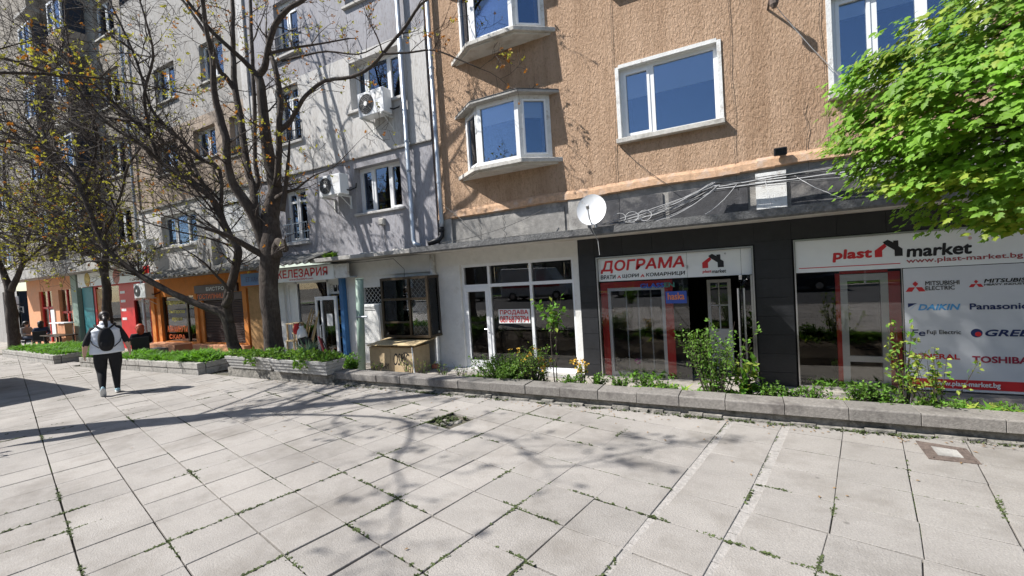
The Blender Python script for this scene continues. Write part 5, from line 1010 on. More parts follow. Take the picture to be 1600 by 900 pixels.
def bare_tree(label, limbs, seed, dens, leafp, orange, base, spacing=.42, lmin=.6, lmax=1.5, lev=2, zmin=2.2, leafsize=.055, sweeps=0, leaftop=99):
    rg = random.Random(seed); t = thing('tree', label, 'tree', base); tw = MB(); tips = []
    for i, l in enumerate(limbs):
        P_, R_ = smooth_limb(l); R_ = [r_*(.9 if r_ > .2 else .8) for r_ in R_]; P_ = [p+Vector((noise.noise(p*2.3),noise.noise(p*2.3+Vector((9,0,0))),0))*min(.03,R_[k]*.35) for k, p in enumerate(P_)]
        mb = MB(); mb.tube(P_, R_, 14 if R_[0] > .15 else 9, jag=.13 if R_[0] > .1 else .08); mb.build('trunk' if i == 0 else 'limb', m_bark, t, smooth=True)
        acc = 0
        for k in range(1, len(P_)):
            acc += (P_[k]-P_[k-1]).length
            if P_[k].z < zmin or R_[k] > .17: continue
            while acc > spacing/dens:
                acc -= spacing/dens; td = (P_[k]-P_[k-1]).normalized(); s = rv(rg); s = (s-td*s.dot(td)).normalized()
                if s.z < -.3: s.z *= -.4
                branch(tw, P_[k].copy(), td*.55+s, rg.uniform(lmin,lmax), min(R_[k]*.55, .009+.014*rg.random()), lev, rg, tips)
        branch(tw, P_[-1].copy(), (P_[-1]-P_[-2]), lmax, R_[-1]*.8, lev, rg, tips)
    allp = [(P_[k], R_[k], (P_[k]-P_[k-1]).normalized()) for l in limbs for P_, R_ in (smooth_limb(l),) for k in range(1,len(P_)) if P_[k].z > zmin+.2 and R_[k] < .13]
    for _ in range(sweeps):
        p, r_, d_ = rg.choice(allp); dv = (Vector((-.85,-.2,.34))+rv(rg)*.38+d_*.25).normalized()
        branch(tw, p.copy(), dv, rg.uniform(1.6,4.2), min(r_*.65,rg.uniform(.016,.038)), 2, rg, tips, .1)
    tw.build('crown', m_twig, t)
    lf = MB()
    for p, d in tips:
        if rg.random() > (leafp if p.z < leaftop else leafp*.35): continue
        o = 1 if rg.random() < orange else 0
        for _ in range(rg.randint(3,6)): leafquad(lf, p+rv(rg)*.02, d+rv(rg)*1.1, rv(rg), leafsize*rg.uniform(.6,1.3), leafsize*.3, o)
    if lf.v: lf.build('young_leaves', [m_bud, m_budo], t)
    return t
bare_tree('big bare tree with several upright trunks behind the concrete planters', T1, 11, .8, .35, .5, (-9.81,6.36,-.25), lmin=.4, lmax=1.1, zmin=3.2, leafsize=.06)
bare_tree('leaning tree forking low in front of the bistro shutter', T2, 12, 1.8, .3, .16, (-12.15,6.93,-.2), zmin=2.4, lmin=.6, lmax=1.5, sweeps=110, leaftop=5.5)
T3[0].insert(0, (-18.1,6.36,-.3,.27))
bare_tree('tree behind the walking woman with branches reaching left', T3, 13, 2.0, .45, .1, (-18.1,6.36,-.2), zmin=3.0, leafsize=.075, sweeps=90, leaftop=6)
bare_tree('leftmost tree beside the seated people', T4, 14, 1.8, .55, .08, (-26.87,6.3,-.2), zmin=3.2, leafsize=.085, lmax=1.8, sweeps=35, leaftop=7)
T0 = [[(-10.6,1.05,-.1,.34),(-10.6,1.05,.4,.27),(-10.58,1.05,1.5,.24),(-10.6,1.1,3.0,.235),(-10.62,1.0,4.2,.25),(-10.6,1.1,5.2,.19),(-10.5,1.2,6.4,.16),(-10.45,1.2,7.6,.12),(-10.4,1.3,9,.085),(-9.9,1.3,10.5,.07),(-8.6,1.4,12,.05),(-7,1.5,13.3,.03)],
      [(-10.62,1.0,4.1,.2),(-10.35,.85,3.2,.15),(-10.15,.78,2.5,.09),(-10.05,.76,2.1,.03)],
      [(-10.5,1.1,4.7,.07),(-9.6,1.25,5.4,.045),(-8.6,1.2,6.0,.032),(-8.1,.6,6.2,.026),(-7.85,0,6.25,.02),(-7.5,-.4,6.35,.015),(-7.2,-.75,6.3,.015)],
      [(-8.6,1.2,6.0,.03),(-7.9,.95,6.2,.022),(-7.2,.85,6.4,.018),(-6.4,.4,6.3,.014),(-5.8,.9,6.2,.015)],
      [(-10.5,1.2,5.8,.1),(-11.3,1.8,6.8,.07),(-11.8,2.4,7.6,.05),(-12.2,2.8,8.4,.03)],
      [(-10.55,1.2,4.9,.05),(-10.7,2.3,5.5,.035),(-10.9,3.6,6.0,.025),(-11.1,4.9,6.3,.018),(-11.4,5.8,6.5,.018)],
      [(-10.5,1.2,6.3,.05),(-10.2,2.2,7.0,.035),(-10.1,3.4,7.4,.025),(-9.7,4.6,7.6,.025)],
      [(-10.6,1.2,5.6,.05),(-11.5,2.4,6.2,.04),(-12.6,3.6,6.6,.03),(-13.8,4.6,7.0,.03),(-14.6,5.3,7.4,.018)],
      [(-10.6,1.15,4.4,.04),(-10.9,2.0,4.5,.03),(-11.6,3.2,4.75,.03),(-12.4,4.3,4.8,.018)],
      [(-10.45,1.2,7.3,.08),(-9.9,1.9,8.0,.06),(-9.4,2.6,8.6,.04),(-9.0,3.2,9.4,.025)]]
t0 = bare_tree('large bare tree at the left beside the pavement, mostly out of view', T0, 15, 1.25, .35, .3, (-10.6,1.05,0), zmin=4.3, lmin=.35, lmax=.95, lev=2, leafsize=.08)
lf = MB(); rg = random.Random(77)
for cx_, cy_, cz_, r_ in ((-7.0,1.4,13.4,1.1),(-6.0,1.6,13.2,1.0),(-5.2,1.5,13.6,.9),(-6.2,1.0,14.2,1.0),(-7.6,1.8,13.0,.8)):
    for _ in range(420):
        v = rv(rg)*r_*rg.uniform(.2,1)**.5; leafquad(lf, Vector((cx_,cy_,cz_))+v, rv(rg), rv(rg), .2, .075)
lf.build('unseen_shade_leaves', m_leaf, t0)  # unseen leaf clumps, added high up to shade the brand poster
# leafy maple at the right
MA = thing('maple_tree', 'bright green leafy maple in front of the plast market shop', 'tree', (3.2,6.0,.0))
MB().tube([(3.2,6.0,-.1),(3.18,5.98,.8),(3.1,5.9,1.7),(3.05,5.75,2.6),(2.95,5.6,3.6),(2.9,5.5,4.6)], [.13,.10,.09,.075,.05,.02], 10, jag=.15).build('trunk', m_bark, MA, smooth=True)
cc = Vector((2.60,5.25,3.02)); rx, ry, rz = 1.88, 1.35, 1.27; rg = random.Random(5); lm = MB()
lobe = [(0,0),(.16,-.02),(.42,.12),(.30,.30),(.52,.52),(.26,.50),(.22,.66),(0,1.0),(-.22,.66),(-.26,.50),(-.52,.52),(-.30,.30),(-.42,.12),(-.16,-.02)]
def mleaf(mb, c, d, n, s, mi):
    d = (d-n*d.dot(n)); d = d.normalized() if d.length > 1e-4 else n.orthogonal().normalized(); w = d.cross(n)
    vs = [c+(w*x*1.05+d*y)*s+n*(-.16*abs(x)*s-.1*y*y*s) for x, y in lobe]
    mb.add([c+d*.42*s]+vs, [(0,i+1,(i+1)%14+1) for i in range(14)], mi)
br_ = MB(); clumps = []
for k in range(1200):
    v = rv(rg); rad = rg.uniform(.3,1.0)**.45
    c = cc+Vector((v.x*rx,v.y*ry,v.z*rz))*rad
    if c.x > 4.4: continue
    lump = noise.noise(c*1.3)
    if lump < -.3 and rad > .8: continue
    if c.z < 2.0+.22*noise.noise(c*2): continue
    clumps.append((c, v))
    if k % 9 == 0: b0 = Vector((3.0,5.65,rg.uniform(2.2,3.8))); br_.tube([b0, b0.lerp(c,.5)+Vector((0,0,.12)), c], [.02,.012,.004], 4, cap=False)
for c, v in clumps:
    out = Vector((v.x,v.y,0)); out = out.normalized() if out.length > .1 else Vector((1,0,0)); tilt = (Vector((0,0,1))+out*rg.uniform(.1,.7)+rv(rg)*.2).normalized(); R0 = rg.uniform(.12,.25); young = rg.random() < .22+.35*max(0,v.z)
    for _ in range(rg.randint(34,52)):
        s = rv(rg); s = (s-tilt*s.dot(tilt)); p = c+s*R0*rg.uniform(.2,1.1)+tilt*rg.gauss(0,.03)-Vector((0,0,.25*s.length*s.length*R0))
        nn = (tilt*.8+out*.3+Vector((-.2,-.3,.25))+rv(rg)*.5).normalized(); mleaf(lm, p, (p-c)+rv(rg)*.12+Vector((0,0,-.05)), nn, rg.uniform(.04,.076), 1 if young and rg.random() < .75 else 0)
lm.build('crown', [m_leaf, m_leafy], MA); br_.build('branches', m_twig, MA)
# ------------------------------------------------------------------ weeds and shrubs in the bed
def shrub(name, label, base, h, spread, stems, leaves, lsize, mats, seed, ymix=.15, flowers=0, fm=None, cat='shrub', lo=.15, group=None):
    rg = random.Random(seed); t = thing(name, label, cat, base, group); st = MB(); lf = MB(); B_ = Vector(base)
    for k in range(stems):
        a = rg.uniform(0,6.28); lean = rg.uniform(.1,1)*spread; hh = h*rg.uniform(.55,1); p0 = B_+Vector((math.cos(a),math.sin(a)*.6,0))*lean*.25
        pts = [p0, p0+Vector((math.cos(a)*lean*.35,math.sin(a)*lean*.25,hh*.5)), p0+Vector((math.cos(a)*lean*.8+rg.gauss(0,.03),math.sin(a)*lean*.5,hh))]
        st.tube(pts, [.004+.004*h,.003+.002*h,.0015], 4, cap=False)
        for j in range(max(1,leaves//stems)):
            f = lo+(1-lo)*rg.random()**.8; p = pts[0].lerp(pts[1],f*2) if f < .5 else pts[1].lerp(pts[2],f*2-1); d = rv(rg)+Vector((0,0,.25)); p = p+rv(rg)*h*.09*rg.random()
            leafquad(lf, p, d, (Vector((0,0,1))+rv(rg)*.7).normalized(), lsize*rg.uniform(.6,1.3), lsize*.3, 1 if rg.random() < ymix else 0)
        if flowers and rg.random() < flowers:
            for _ in range(9): leafquad(lf, pts[2]+rv(rg)*.03, rv(rg), rv(rg), lsize*.8, lsize*.3, 2)
    st.build('stems', m_twig, t); lf.build('foliage', [mats[0], mats[1], fm or m_flower], t); return t
yb = 5.95
shrub('weed_clump', 'dense green weed clump at the kerb below the white shop', (-3.4,yb,.1), .46, .62, 150, 5200, .038, (m_weed,m_grass), 21, cat='weed')
shrub('weed_clump', 'green weed clump with tall seed stalks beside the dense one', (-2.95,yb,.1), .62, .4, 80, 1700, .036, (m_weed,m_weedy), 22, cat='weed', flowers=.1)
shrub('sapling', 'thin young sapling before the white shop window', (-2.60,6.05,.1), 1.38, .10, 2, 10, .07, (m_weed,m_grass), 23, cat='sapling')
sp = shrub('sapling_leaves', 'leafy tuft of the thin sapling in front of the white shop', (-2.56,6.0,.9), .55, .22, 14, 150, .09, (m_grass,m_weedy), 24, cat='sapling')
shrub('yellow_flower', 'yellow flowering weed at the white shop kerb', (-2.72,yb,.12), .42, .12, 10, 90, .05, (m_weed,m_weedy), 25, .4, .35, cat='flower')
shrub('yellow_flower', 'yellow flowering weed at the foot of the black pier', (-2.15,yb,.12), .42, .12, 12, 120, .05, (m_weed,m_weedy), 26, .4, .5, cat='flower')
for i, (x, h, n) in enumerate(((-2.3,.22,320),(-1.95,.2,300),(-1.6,.2,260),(-1.3,.24,260),(-1.0,.18,240),(.15,.22,380),(.35,.2,260),(.62,.2,220),(1.0,.3,420),(1.2,.25,300),(2.0,.14,120),(2.2,.12,100))):
    shrub('weed', ['low weed just right of the yellow flower at the black pier foot', 'low weed below the left red edge of the sample window', 'low weed below the pink artificial flower', 'low weed below the middle of the sample window', 'low weed directly left of the big green shrub', 'low weed directly right of the broad leaved shrub', 'low weed in front of the wide black pier', 'low weed at the right corner of the wide black pier', 'taller weed left of the yellow green shrubs', 'bushy weed touching the tall yellow green shrub', 'low weed right of the yellow green shrubs', 'small weed at the right edge of the picture'][i], (x,yb+rng.uniform(-.1,.1),.12), h, .2, 26, n, .045, (m_weed,m_grass), 40+i, .4, cat='weed', group='low weeds in the kerb bed')
shrub('shrub', 'big green shrub in front of the open shop door', (-.42,6.0,.08), 1.0, .5, 42, 1500, .05, (m_weed,m_grass), 31, .25)
shrub('shrub', 'broad leaved bright green shrub right of the big shrub', (-.06,5.98,.1), .52, .22, 18, 170, .10, (m_grass,m_weedy), 32, .3)
shrub('shrub', 'tall yellow green shrub in front of the brand poster', (1.42,6.05,.1), 1.0, .2, 9, 230, .055, (m_weedy,m_grass), 33, .35)
shrub('shrub', 'reddish stemmed yellow green shrub right of the tall one', (1.66,6.0,.1), .72, .36, 12, 260, .055, (m_weedy,m_grass), 34, .3)
shrub('weed_clump', 'low dense green weeds at the foot of the yellow green shrubs', (1.5,5.95,.1), .22, .45, 40, 700, .042, (m_weed,m_grass), 35, .3, cat='weed')
shrub('weed_clump', 'round green weed bush beside the green post', (-7.05,6.15,-.05), .48, .28, 40, 900, .07, (m_grass,m_weed), 36, .3, cat='weed')
for i, x in enumerate((-6.3,-5.6,-5.2,-4.8,-4.3)): shrub('weed', ['sparse weed before the board box corner','sparse weed at the drainpipe foot','sparse weed left of the white shop door','sparse weed below the white shop door','sparse weed beside the dense weed clump'][i], (x,6.1+.1*(i%2),.0), .38, .2, 16, 70, .04, (m_weed,m_weedy), 60+i, .3, cat='weed', group='sparse weeds by the white shop')
fr = MB()
for _ in range(1500):
    x = rng.uniform(-4.2,2.6); yy = 5.84+abs(rng.gauss(0,.14)); q = noise.noise(Vector((x*1.4,yy*2,5)))
    if q < -.12: continue
    tuft(fr, (x,yy,.12-max(0,yy-5.95)*.3), 5, .05+.13*max(0,q+.15)+.03*rng.random(), .03, mi=1 if rng.random() < .3 else 0, tw=.12)
tag(fr.build('bed_weeds', [m_grass, m_weedy], origin=(0,5.9,.12), kind='stuff'), 'fine grassy weeds fringing the bed behind the long kerb', 'weeds')
dl = MB(); rg = random.Random(91)
for _ in range(230):
    x = rg.uniform(-9,2.4); yy = KF-.06-abs(rg.gauss(0,.5))*(.25 if rg.random() < .7 else 2.2); d = rv(rg); d.z *= .15
    leafquad(dl, Vector((x,yy,.006)), d, Vector((0,0,1)), rg.uniform(.02,.045), .009)
tag(dl.build('leaf_litter', mat('dry_leaf',(.24,.15,.07),.85,.4,6), origin=(-3,5,0), kind='stuff'), 'scattered dry leaf litter on the paving near the kerb', 'litter')
# ------------------------------------------------------------------ people
def skin_body(joints, edges, name, mats, par, loc, rz, regions, sub=2):
    me = bpy.data.meshes.new('sk'); names = list(joints); me.from_pydata([joints[k][0] for k in names], [], []) 
    me.edges.add(len(edges))
    for i, (a, b2) in enumerate(edges): me.edges[i].vertices = (names.index(a), names.index(b2))
    me.update(); ob = bpy.data.objects.new('sk', me); COL.objects.link(ob)
    ob.modifiers.new('s', 'SKIN').use_smooth_shade = True
    if not me.skin_vertices: 
        bm = bmesh.new(); bm.from_mesh(me); bm.verts.layers.skin.verify(); bm.to_mesh(me); bm.free()
    for i, k in enumerate(names):
        r = joints[k][1]; me.skin_vertices[0].data[i].radius = r if isinstance(r, tuple) else (r, r); me.skin_vertices[0].data[i].use_root = (i == 0)
    ob.modifiers.new('u', 'SUBSURF').levels = sub
    dg = bpy.context.evaluated_depsgraph_get(); m2 = bpy.data.meshes.new_from_object(ob.evaluated_get(dg)); bpy.data.objects.remove(ob)
    m2.materials.clear()
    for m in mats: m2.materials.append(m)
    for p in m2.polygons: p.material_index = regions(p.center); p.use_smooth = True
    M = Matrix.Translation(Vector(loc)-ORG[par]) @ Matrix.Rotation(rz,4,'Z') @ Matrix.Diagonal((SQ,SQ,1,1)); m2.transform(M)
    o = bpy.data.objects.new(name, m2); COL.objects.link(o); o.parent = par; return o
SQ = .88
def xf(mb, loc, rz):
    M = Matrix.Translation(Vector(loc)) @ Matrix.Rotation(rz,4,'Z') @ Matrix.Diagonal((SQ,SQ,1,1)); mb.v = [tuple(M @ Vector(p)) for p in mb.v]; return mb
def ell(mb, c, r, n=14, m=9, mi=0, f=None):
    o = len(mb.v); c = Vector(c)
    for i in range(m+1):
        th = math.pi*i/m
        for k in range(n):
            a = 2*math.pi*k/n; p = Vector((math.sin(th)*math.cos(a)*r[0], math.sin(th)*math.sin(a)*r[1], math.cos(th)*r[2]))
            if f: p = f(p)
            mb.v.append(tuple(c+p))
    for i in range(m):
        for k in range(n): mb.f.append((o+i*n+k,o+(i+1)*n+k,o+(i+1)*n+(k+1)%n,o+i*n+(k+1)%n)); mb.m.append(mi)
    return mb
def hand_joints(J, E, s, wrist, hd):
    w = Vector(wrist); d = Vector(hd).normalized(); x = Vector((s,0,0)); pl = w+d*.05
    J['palm'+str(s)] = (tuple(pl), (.030,.020)); E.append(('wr'+str(s),'palm'+str(s)))
    fw = Vector((0,1,0))
    for i, (off, L_) in enumerate(((-.024,.055),(-.008,.068),(.009,.066),(.024,.052))):
        a = pl+d*.028+fw*off; b_ = a+d*L_*.55-x*.008; c_ = b_+d*L_*.4-x*.018
        J['f%d%d' % (s,i)] = (tuple(a),.0095); J['g%d%d' % (s,i)] = (tuple(b_),.0085); J['h%d%d' % (s,i)] = (tuple(c_),.007); E += [('palm'+str(s),'f%d%d' % (s,i)),('f%d%d' % (s,i),'g%d%d' % (s,i)),('g%d%d' % (s,i),'h%d%d' % (s,i))]
    a = w+d*.03+fw*.032; b_ = a+d*.03+fw*.014; J['th'+str(s)] = (tuple(a),.010); J['ti'+str(s)] = (tuple(b_),.009); E += [('wr'+str(s),'th'+str(s)),('th'+str(s),'ti'+str(s))]
W1 = thing('person', 'person seen from behind walking in white vest, black leggings and dark backpack', 'person', (-10.84,3.74,0)); loc = (-10.84,3.74,0); rz = R(70)
J = {'pel':((0,0,.86),(.20,.155)),'wst':((0,.0,1.0),(.185,.15)),'chs':((0,.0,1.17),(.19,.14)),'nb':((0,-.01,1.31),(.10,.08)),'nk':((0,.01,1.37),.056),'hd':((0,.025,1.46),(.078,.09)),'ht':((0,.02,1.53),(.07,.08))}
E_ = [('pel','wst'),('wst','chs'),('chs','nb'),('nb','nk'),('nk','hd'),('hd','ht')]
for s, kn, an, toe in ((-1,(-.12,.03,.44),(-.12,-.22,.13),(-.12,-.10,.03)),(1,(.11,.06,.45),(.11,.10,.08),(.12,.24,.03))):
    J['hp%d'%s] = ((s*.12,0,.78),(.16,.15)); J['tm%d'%s] = ((s*.125,.02,.62),(.138,.13)); J['kn%d'%s] = (kn,.088); J['cf%d'%s] = (tuple(Vector(kn).lerp(Vector(an),.4)+Vector((0,-.015,0))),.078); J['an%d'%s] = (an,.05); J['to%d'%s] = (toe,.035)
    E_ += [('pel','hp%d'%s),('hp%d'%s,'tm%d'%s),('tm%d'%s,'kn%d'%s),('kn%d'%s,'cf%d'%s),('cf%d'%s,'an%d'%s),('an%d'%s,'to%d'%s)]
    J['sh%d'%s] = ((s*.215,-.01,1.24),.078); J['el%d'%s] = ((s*.325,-.04,1.01),.062); J['fa%d'%s] = ((s*.345,.02,.92),.05); J['wr'+str(s)] = ((s*.36,.07,.82),.033); E_ += [('chs','sh%d'%s),('sh%d'%s,'el%d'%s),('el%d'%s,'fa%d'%s),('fa%d'%s,'wr'+str(s))]
    hand_joints(J, E_, s, J['wr'+str(s)][0], (s*.15,.25,-1))
def reg(c): return 1 if (c.z < .88 and abs(c.x) < .30) or (.965 < c.z < 1.33 and c.z < 1.34) else 0
skin_body(J, E_, 'body', [m_skin, m_blackcloth], W1, loc, rz, reg)
mb = MB(); N = 26; rows = 34; o0 = 0
for i in range(rows+1):
    z = .80+.55*i/rows; f = i/rows
    rx_ = (.285-.04*f*1.4 if f < .5 else .257-.03*(f-.5)) if f < .8 else .248-(f-.8)*.75; ry_ = rx_*.76; q = 1+.022*abs(math.sin(f*math.pi*7))
    for k in range(N): a = 2*math.pi*k/N; mb.v.append((rx_*q*math.cos(a), ry_*q*math.sin(a)-.005, z))
for i in range(rows):
    for k in range(N): mb.f.append((i*N+k,i*N+(k+1)%N,(i+1)*N+(k+1)%N,(i+1)*N+k)); mb.m.append(0)
mb.f.append(tuple(reversed(range(N)))); mb.m.append(0); mb.f.append(tuple(range(rows*N,(rows+1)*N))); mb.m.append(0)
mb.tube([(0,-.005,1.32),(0,.0,1.40)], [.098,.085], 16); xf(mb,loc,rz).build('vest', m_vest, W1, smooth=True)
mb = MB(); ell(mb,(0,-.225,1.07),(.155,.085,.25),20,16,f=lambda p: Vector(((1 if p.x>0 else -1)*.135*(abs(p.x)/.155)**.75*(1.0-.2*max(0,p.z)/.25),p.y,(1 if p.z>0 else -1)*.225*(abs(p.z)/.25)**.8))); bp_ = xf(mb,loc,rz).build('backpack', m_blackcloth, W1, smooth=True)
mb = MB(); ell(mb,(0,-.295,.99),(.09,.03,.085),16,8); xf(mb,loc,rz).build('pocket', m_blackcloth, bp_, smooth=True)
mb = MB(); mb.tube([(.02,-.26,1.29),(.0,-.27,1.33),(-.02,-.26,1.29)], .007, 5)
xf(mb,loc,rz).build('carry_loop', m_blackcloth, W1)
for s in (-1,1): mb = MB(); mb.tube([(s*.05,-.25,1.26),(s*.12,-.17,1.31),(s*.165,-.06,1.345),(s*.17,.03,1.33)], .019, 6); xf(mb,loc,rz).build('shoulder_strap', m_blackcloth, W1); mb = MB(); mb.tube([(s*.12,-.26,.92),(s*.22,-.16,1.0),(s*.25,-.03,1.1)], .009, 5); xf(mb,loc,rz).build('side_strap', m_blackcloth, W1)
mb = MB(); ell(mb,(0,.0,1.50),(.093,.108,.10),18,12); ell(mb,(0,-.09,1.485),(.05,.045,.05),12,8); mb.tube([(0,-.12,1.49),(.01,-.15,1.42),(.02,-.145,1.32),(.02,-.14,1.24)], [.035,.04,.03,.01], 8); xf(mb,loc,rz).build('hair', m_hair, W1, smooth=True)
for s, a, pitch in ((-1,(-.12,-.22,.13),-52),(1,(.11,.10,.06),0)):
    mb = MB(); P2 = Matrix.Rotation(R(pitch),3,'X'); sh = MB()
    ell(sh,(0,.06,-.0),(.05,.14,.055),14,8,f=lambda p: Vector((p.x,p.y,p.z*(.75 if p.y>.02 else 1.05) if p.z>0 else p.z*.5))); so = MB(); ell(so,(0,.06,-.035),(.054,.148,.018),14,6)
    for q in (sh,so): q.v = [tuple(Vector(a)+P2@Vector(p)) for p in q.v]; xf(q,loc,rz)
    k = sh.build('shoe', m_shoe, W1, smooth=True); so.build('sole', m_sole, k, smooth=True)
mb = MB()
for s in (-1,1): ell(mb,(s*.078,.03,1.455),(.012,.022,.03),8,6)
ell(mb,(0,.115,1.45),(.014,.02,.025),8,6); xf(mb,loc,rz).build('ears_and_nose', m_skin, W1, smooth=True)
SQ = 1.0
def seated(label, loc, rz, top, hairm, seat, legs):
    t = thing('person', label, 'person', loc); z = seat
    J = {'pel':((0,0,z+.08),(.17,.13)),'wst':((0,.0,z+.24),(.15,.12)),'chs':((0,.02,z+.42),(.17,.12)),'nb':((0,.03,z+.55),(.09,.07)),'nk':((0,.045,z+.61),.05),'hd':((0,.07,z+.70),(.075,.088)),'ht':((0,.065,z+.77),(.066,.076))}
    E2 = [('pel','wst'),('wst','chs'),('chs','nb'),('nb','nk'),('nk','hd'),('hd','ht')]; kz = max(.42, z+.1)
    for s in (-1,1):
        J['hp%d'%s] = ((s*.10,.06,z+.08),.10); J['kn%d'%s] = ((s*.12,.44,kz),.068); J['an%d'%s] = ((s*.12,.42,.07),.045); J['to%d'%s] = ((s*.13,.58,.035),.035); E2 += [('pel','hp%d'%s),('hp%d'%s,'kn%d'%s),('kn%d'%s,'an%d'%s),('an%d'%s,'to%d'%s)]
        J['sh%d'%s] = ((s*.19,.02,z+.51),.07); J['el%d'%s] = ((s*.25,.10,z+.28),.05); J['wr%d'%s] = ((s*.14,.32,z+.22),.033); E2 += [('chs','sh%d'%s),('sh%d'%s,'el%d'%s),('el%d'%s,'wr%d'%s)]
        hand_joints(J, E2, s, J['wr%d'%s][0], (-s*.2,1,-.25))
    skin_body(J, E2, 'body', [m_skin, top, legs], t, loc, rz, lambda c: 0 if c.z > z+.57 or (c.y > .24 and c.z > z+.16 and c.z > kz+.06) else (1 if c.z > z+.15 else 2))
    mb = MB(); ell(mb,(0,.03,z+.74),(.108,.122,.112),16,10); ell(mb,(0,-.03,z+.66),(.10,.08,.15),12,8); xf(mb,loc,rz).build('hair', hairm, t, smooth=True)
    mb = MB(); ell(mb,(0,.155,z+.69),(.013,.02,.024),8,6); [ell(mb,(s*.077,.075,z+.69),(.01,.02,.028),8,6) for s in (-1,1)]; xf(mb,loc,rz).build('ears_and_nose', m_skin, t, smooth=True)
    mb = MB(); [ell(mb,(s*.13,.52,.04),(.045,.12,.045),10,6) for s in (-1,1)]; xf(mb,loc,rz).build('shoes', m_rubber, t, smooth=True)
    return t
denim = mat('dark_denim',(.04,.05,.08),.85,.2,12); greyc = mat('grey_cloth',(.25,.24,.23),.85,.15,12); navyc = mat('navy_cloth',(.03,.05,.10),.85,.15,12)
seated('seated person with red hair and black top behind the grass bed', (-16.2,6.4,-.18), R(75), m_blackcloth, m_hairred, .36, denim)
seated('seated person with dark hair in black by the hardware shop', (-9.2,6.85,-.27), R(150), m_blackcloth, m_hair, .05, denim)
seated('seated person in grey at a table beside the leftmost tree', (-29.2,7.25,-.22), R(-60), greyc, m_hair, .45, denim)
seated('seated person in dark blue jacket beside the salmon shop', (-27.5,7.3,-.22), R(70), navyc, m_hair, .45, denim)
def cafe_chair(label, x, yb, rz):
    t = thing('chair', label, 'chair', (x,yb,-.22)); T_ = lambda m: xf(m,(x,yb,-.22),rz)
    T_(MB().box(-.22,.22,-.22,.22,.40,.44)).build('seat', m_blackmetal, t, bevel=.01); T_(MB().box(-.21,.21,-.24,-.20,.45,.86)).build('backrest', m_blackmetal, t, bevel=.01)
    for a in (-.19,.19):
        for b2 in (-.19,.19): T_(MB().box(a-.015,a+.015,b2-.015,b2+.015,0,.40)).build('leg', m_blackmetal, t)
cafe_chair('black chair under the seated person in grey', -29.2,7.2,R(-60)); cafe_chair('black chair under the seated person in dark blue', -27.5,7.25,R(70)); cafe_chair('black chair under the seated red haired person', -16.2,6.35,R(75))
tb = thing('table', 'low cafe table with dark top before the salmon shop', 'table', (-25.9,7.4,-.22)); MB().box(-27.0,-24.9,7.1,7.7,.42,.46).build('tabletop', m_brown, tb, bevel=.01)
for a in (-26.8,-25.1):
    for b2 in (7.2,7.6): MB().box(a-.03,a+.03,b2-.03,b2+.03,-.22,.42).build('leg', m_blackmetal, tb)
tb = thing('counter', 'narrow pale counter standing against the salmon shop', 'counter', (-27.3,7.9,-.22)); MB().box(-28.2,-26.5,7.75,8.1,.88,.93).build('top', m_white, tb, bevel=.01); MB().box(-27.3,-26.6,7.8,8.05,-.22,.88).build('base', m_salmon, tb)
# ------------------------------------------------------------------ the other side of the street, seen in the glass
def car(label, loc, rz, body, van=False, cat='car'):
    t = thing('parked_van' if van else 'parked_car', label, cat, loc); S_ = [(-2.2,.3),(2.2,.3),(2.25,.62),(2.1,.86),(1.15,.98),(.5,1.42),(-1.2,1.45),(-1.85,1.0),(-2.22,.92)] if not van else [(-2.7,.3),(2.6,.3),(2.65,.8),(2.45,1.15),(1.75,1.3),(1.05,2.3),(-2.6,2.4),(-2.72,1.0)]
    mb = MB(); n = len(S_); W_ = .86 if not van else .98; vs = []
    for yy, k in ((-W_,1),(W_,1)):
        vs += [(x,yy*(1 if z < 1.0 else .86 if not van else .95),z) for x, z in S_]
    mb.add(vs, [tuple(range(n)), tuple(reversed(range(n,2*n)))]+[((i+1)%n,i,i+n,(i+1)%n+n) for i in range(n)]); xf(mb,loc,rz).build('body', body, t, bevel=.06)
    gl = [(1.0,1.0),(.48,1.37),(-1.15,1.40),(-1.7,1.02)] if not van else [(1.65,1.33),(1.1,2.1),(.3,2.12),(.3,1.33)]
    for s in (-1,1):
        g_ = MB(); yy = s*(W_*(.93 if not van else .975)+.012); g_.add([(x,yy*(1 if z < 1.1 or van else .94),z) for x, z in gl], [(0,1,2,3)]); xf(g_,loc,rz).build('side_window', m_glassup, t)
        for xx in ((-1.35,1.4) if not van else (-1.7,1.75)):
            w_ = MB(); w_.lathe((xx,s*(W_-.08),.32),[(.2,-.09*s),(.32,-.08*s),(.32,.08*s),(.2,.09*s)],18,'y'); wh = xf(w_,loc,rz).build('wheel', m_rubber, t); h_ = MB(); h_.lathe((xx,s*(W_+.012),.32),[(.18,0),(.18,.004*s)],14,'y'); xf(h_,loc,rz).build('rim', m_steel, wh)
        l_ = MB(); l_.box((2.18 if not van else 2.58),(2.26 if not van else 2.66),s*.55-.15,s*.55+.15,.62,.74); xf(l_,loc,rz).build('headlight', m_white, t)
    return t
pk = plain('car_paint_white',(.75,.75,.74),.3,coat=.5); pd = plain('car_paint_dark',(.03,.035,.045),.3,coat=.6); ps = plain('car_paint_silver',(.35,.36,.37),.3,.5,coat=.5)
v_ = car('white van with a red stripe parked across the street', (-13.6,-12.6,-.13), 0, pk, True, 'van'); xf(MB().box(-2.5,2.0,-.99,.99,.95,1.08),(-13.6,-12.6,-.13),0).build('stripe', m_redtxt, v_)
car('dark car parked across the street right of the white van', (-6.0,-12.8,-.13), 0, pd); car('silver car parked across the street far left', (-20.5,-12.7,-.13), math.pi, ps); car('dark car parked across the street opposite the black shop', (2.0,-12.7,-.13), math.pi, pd); car('dark car parked on the near side outside the bistro', (-21,-5.2,-.13), 0, ps)
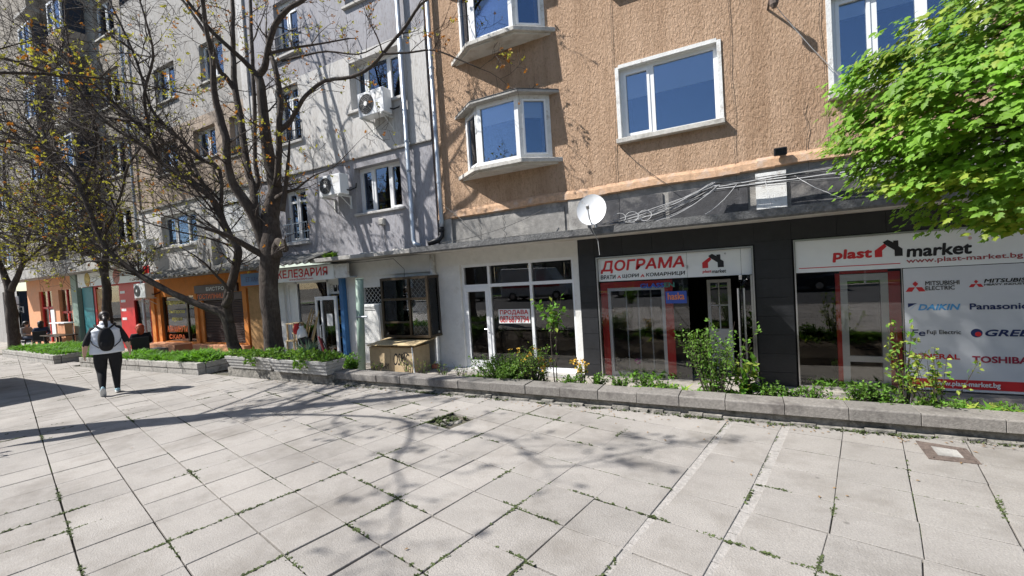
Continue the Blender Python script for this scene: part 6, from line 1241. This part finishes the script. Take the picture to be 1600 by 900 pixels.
OB = thing('apartment_building', 'grey apartment block across the street', 'building', (0,-24,0)); ops = [(xx,xx+1.8,1+3*f,2.7+3*f) for f in range(4) for xx in range(-40,30,4)]
mb = MB(); wall(mb,-45,32,0,13,-24,ops,.3); mb.quad((-45,-24,13),(32,-24,13),(32,-34,13),(-45,-34,13)); mb.quad((-45,-34,0),(-45,-24,0),(-45,-24,13),(-45,-34,13)); mb.quad((32,-34,0),(32,-24,0),(32,-24,13),(32,-34,13)); mb.build('wall', m_beige, OB)
wf = MB().box(-.9,.9,-.1,-.04,-.85,.85).build('window', m_pvc, OB, None); pn = MB().box(-.8,.8,-.04,-.03,-.75,.75).build('pane', m_glassup, wf)
for ob_, loc_ in ((wf,None),):
    first = True
    for (a,b2,c,d) in ops:
        w_ = wf if first else dup(wf, OB); w_.location = ((a+b2)/2-ORG[OB].x, -24-.1-ORG[OB].y, (c+d)/2-ORG[OB].z); first = False
for me_ in (wf.data, pn.data):
    for v in me_.vertices: v.co += ORG[OB]
for k, x in enumerate((-15,-8.5,-1,6)):
    rg = random.Random(80+k); t = thing('street_tree', 'leafy street tree across the road, number %d from the left in the reflections' % (k+1) if False else ('leafy street tree across the road behind the %s' % ('dark car','white van','gap','second dark car')[k]), 'tree', (x,-17,0)); MB().tube([(x,-17,0),(x+.1,-17,1.8),(x,-17,3.5),(x+.2,-17,5.5)], [.18,.14,.1,.03], 8).build('trunk', m_bark, t)
    lf = MB()
    for _ in range(1500):
        v = rv(rg); c = Vector((x,-17,4.8))+Vector((v.x*2,v.y*2,v.z*2))*rg.uniform(.3,1); leafquad(lf, c, rv(rg), rv(rg), .3, .1)
    lf.build('crown', m_leaf, t)
fp = thing('fence', 'low street railing with white posts along the far kerb', 'fence', (-5,-15.5,0)); MB().box(-25,12,-15.53,-15.47,.85,.9).build('rail', m_white, fp)
for x in range(-24,12,2): MB().tube([(x,-15.5,0),(x,-15.5,.95)], .05, 6).build('post', m_white, fp)
# kiosk outside the left edge of the view; it throws the straight-edged shadow on the paving
kx0, kx1, ky0, ky1 = -18.2,-13.75,.9,2.52
ki = thing('kiosk', 'street kiosk standing just beyond the left edge, its shadow on the paving', 'kiosk', (-16,1.7,0)); MB().box(kx0,kx1,ky0,ky1,.0,2.38).build('cabin', m_metal, ki, bevel=.02); MB().box(kx0-.05,kx1+.02,ky0-.05,ky1+.02,2.381,2.46).build('roof', m_white, ki); MB().box(kx0+.5,kx1-.5,ky0-.02,ky0-.002,1.0,1.9).build('window', m_glass, ki); MB().box(kx0+.4,kx1-.4,ky0-.25,ky0-.001,.93,.97).build('shelf', m_steel, ki)
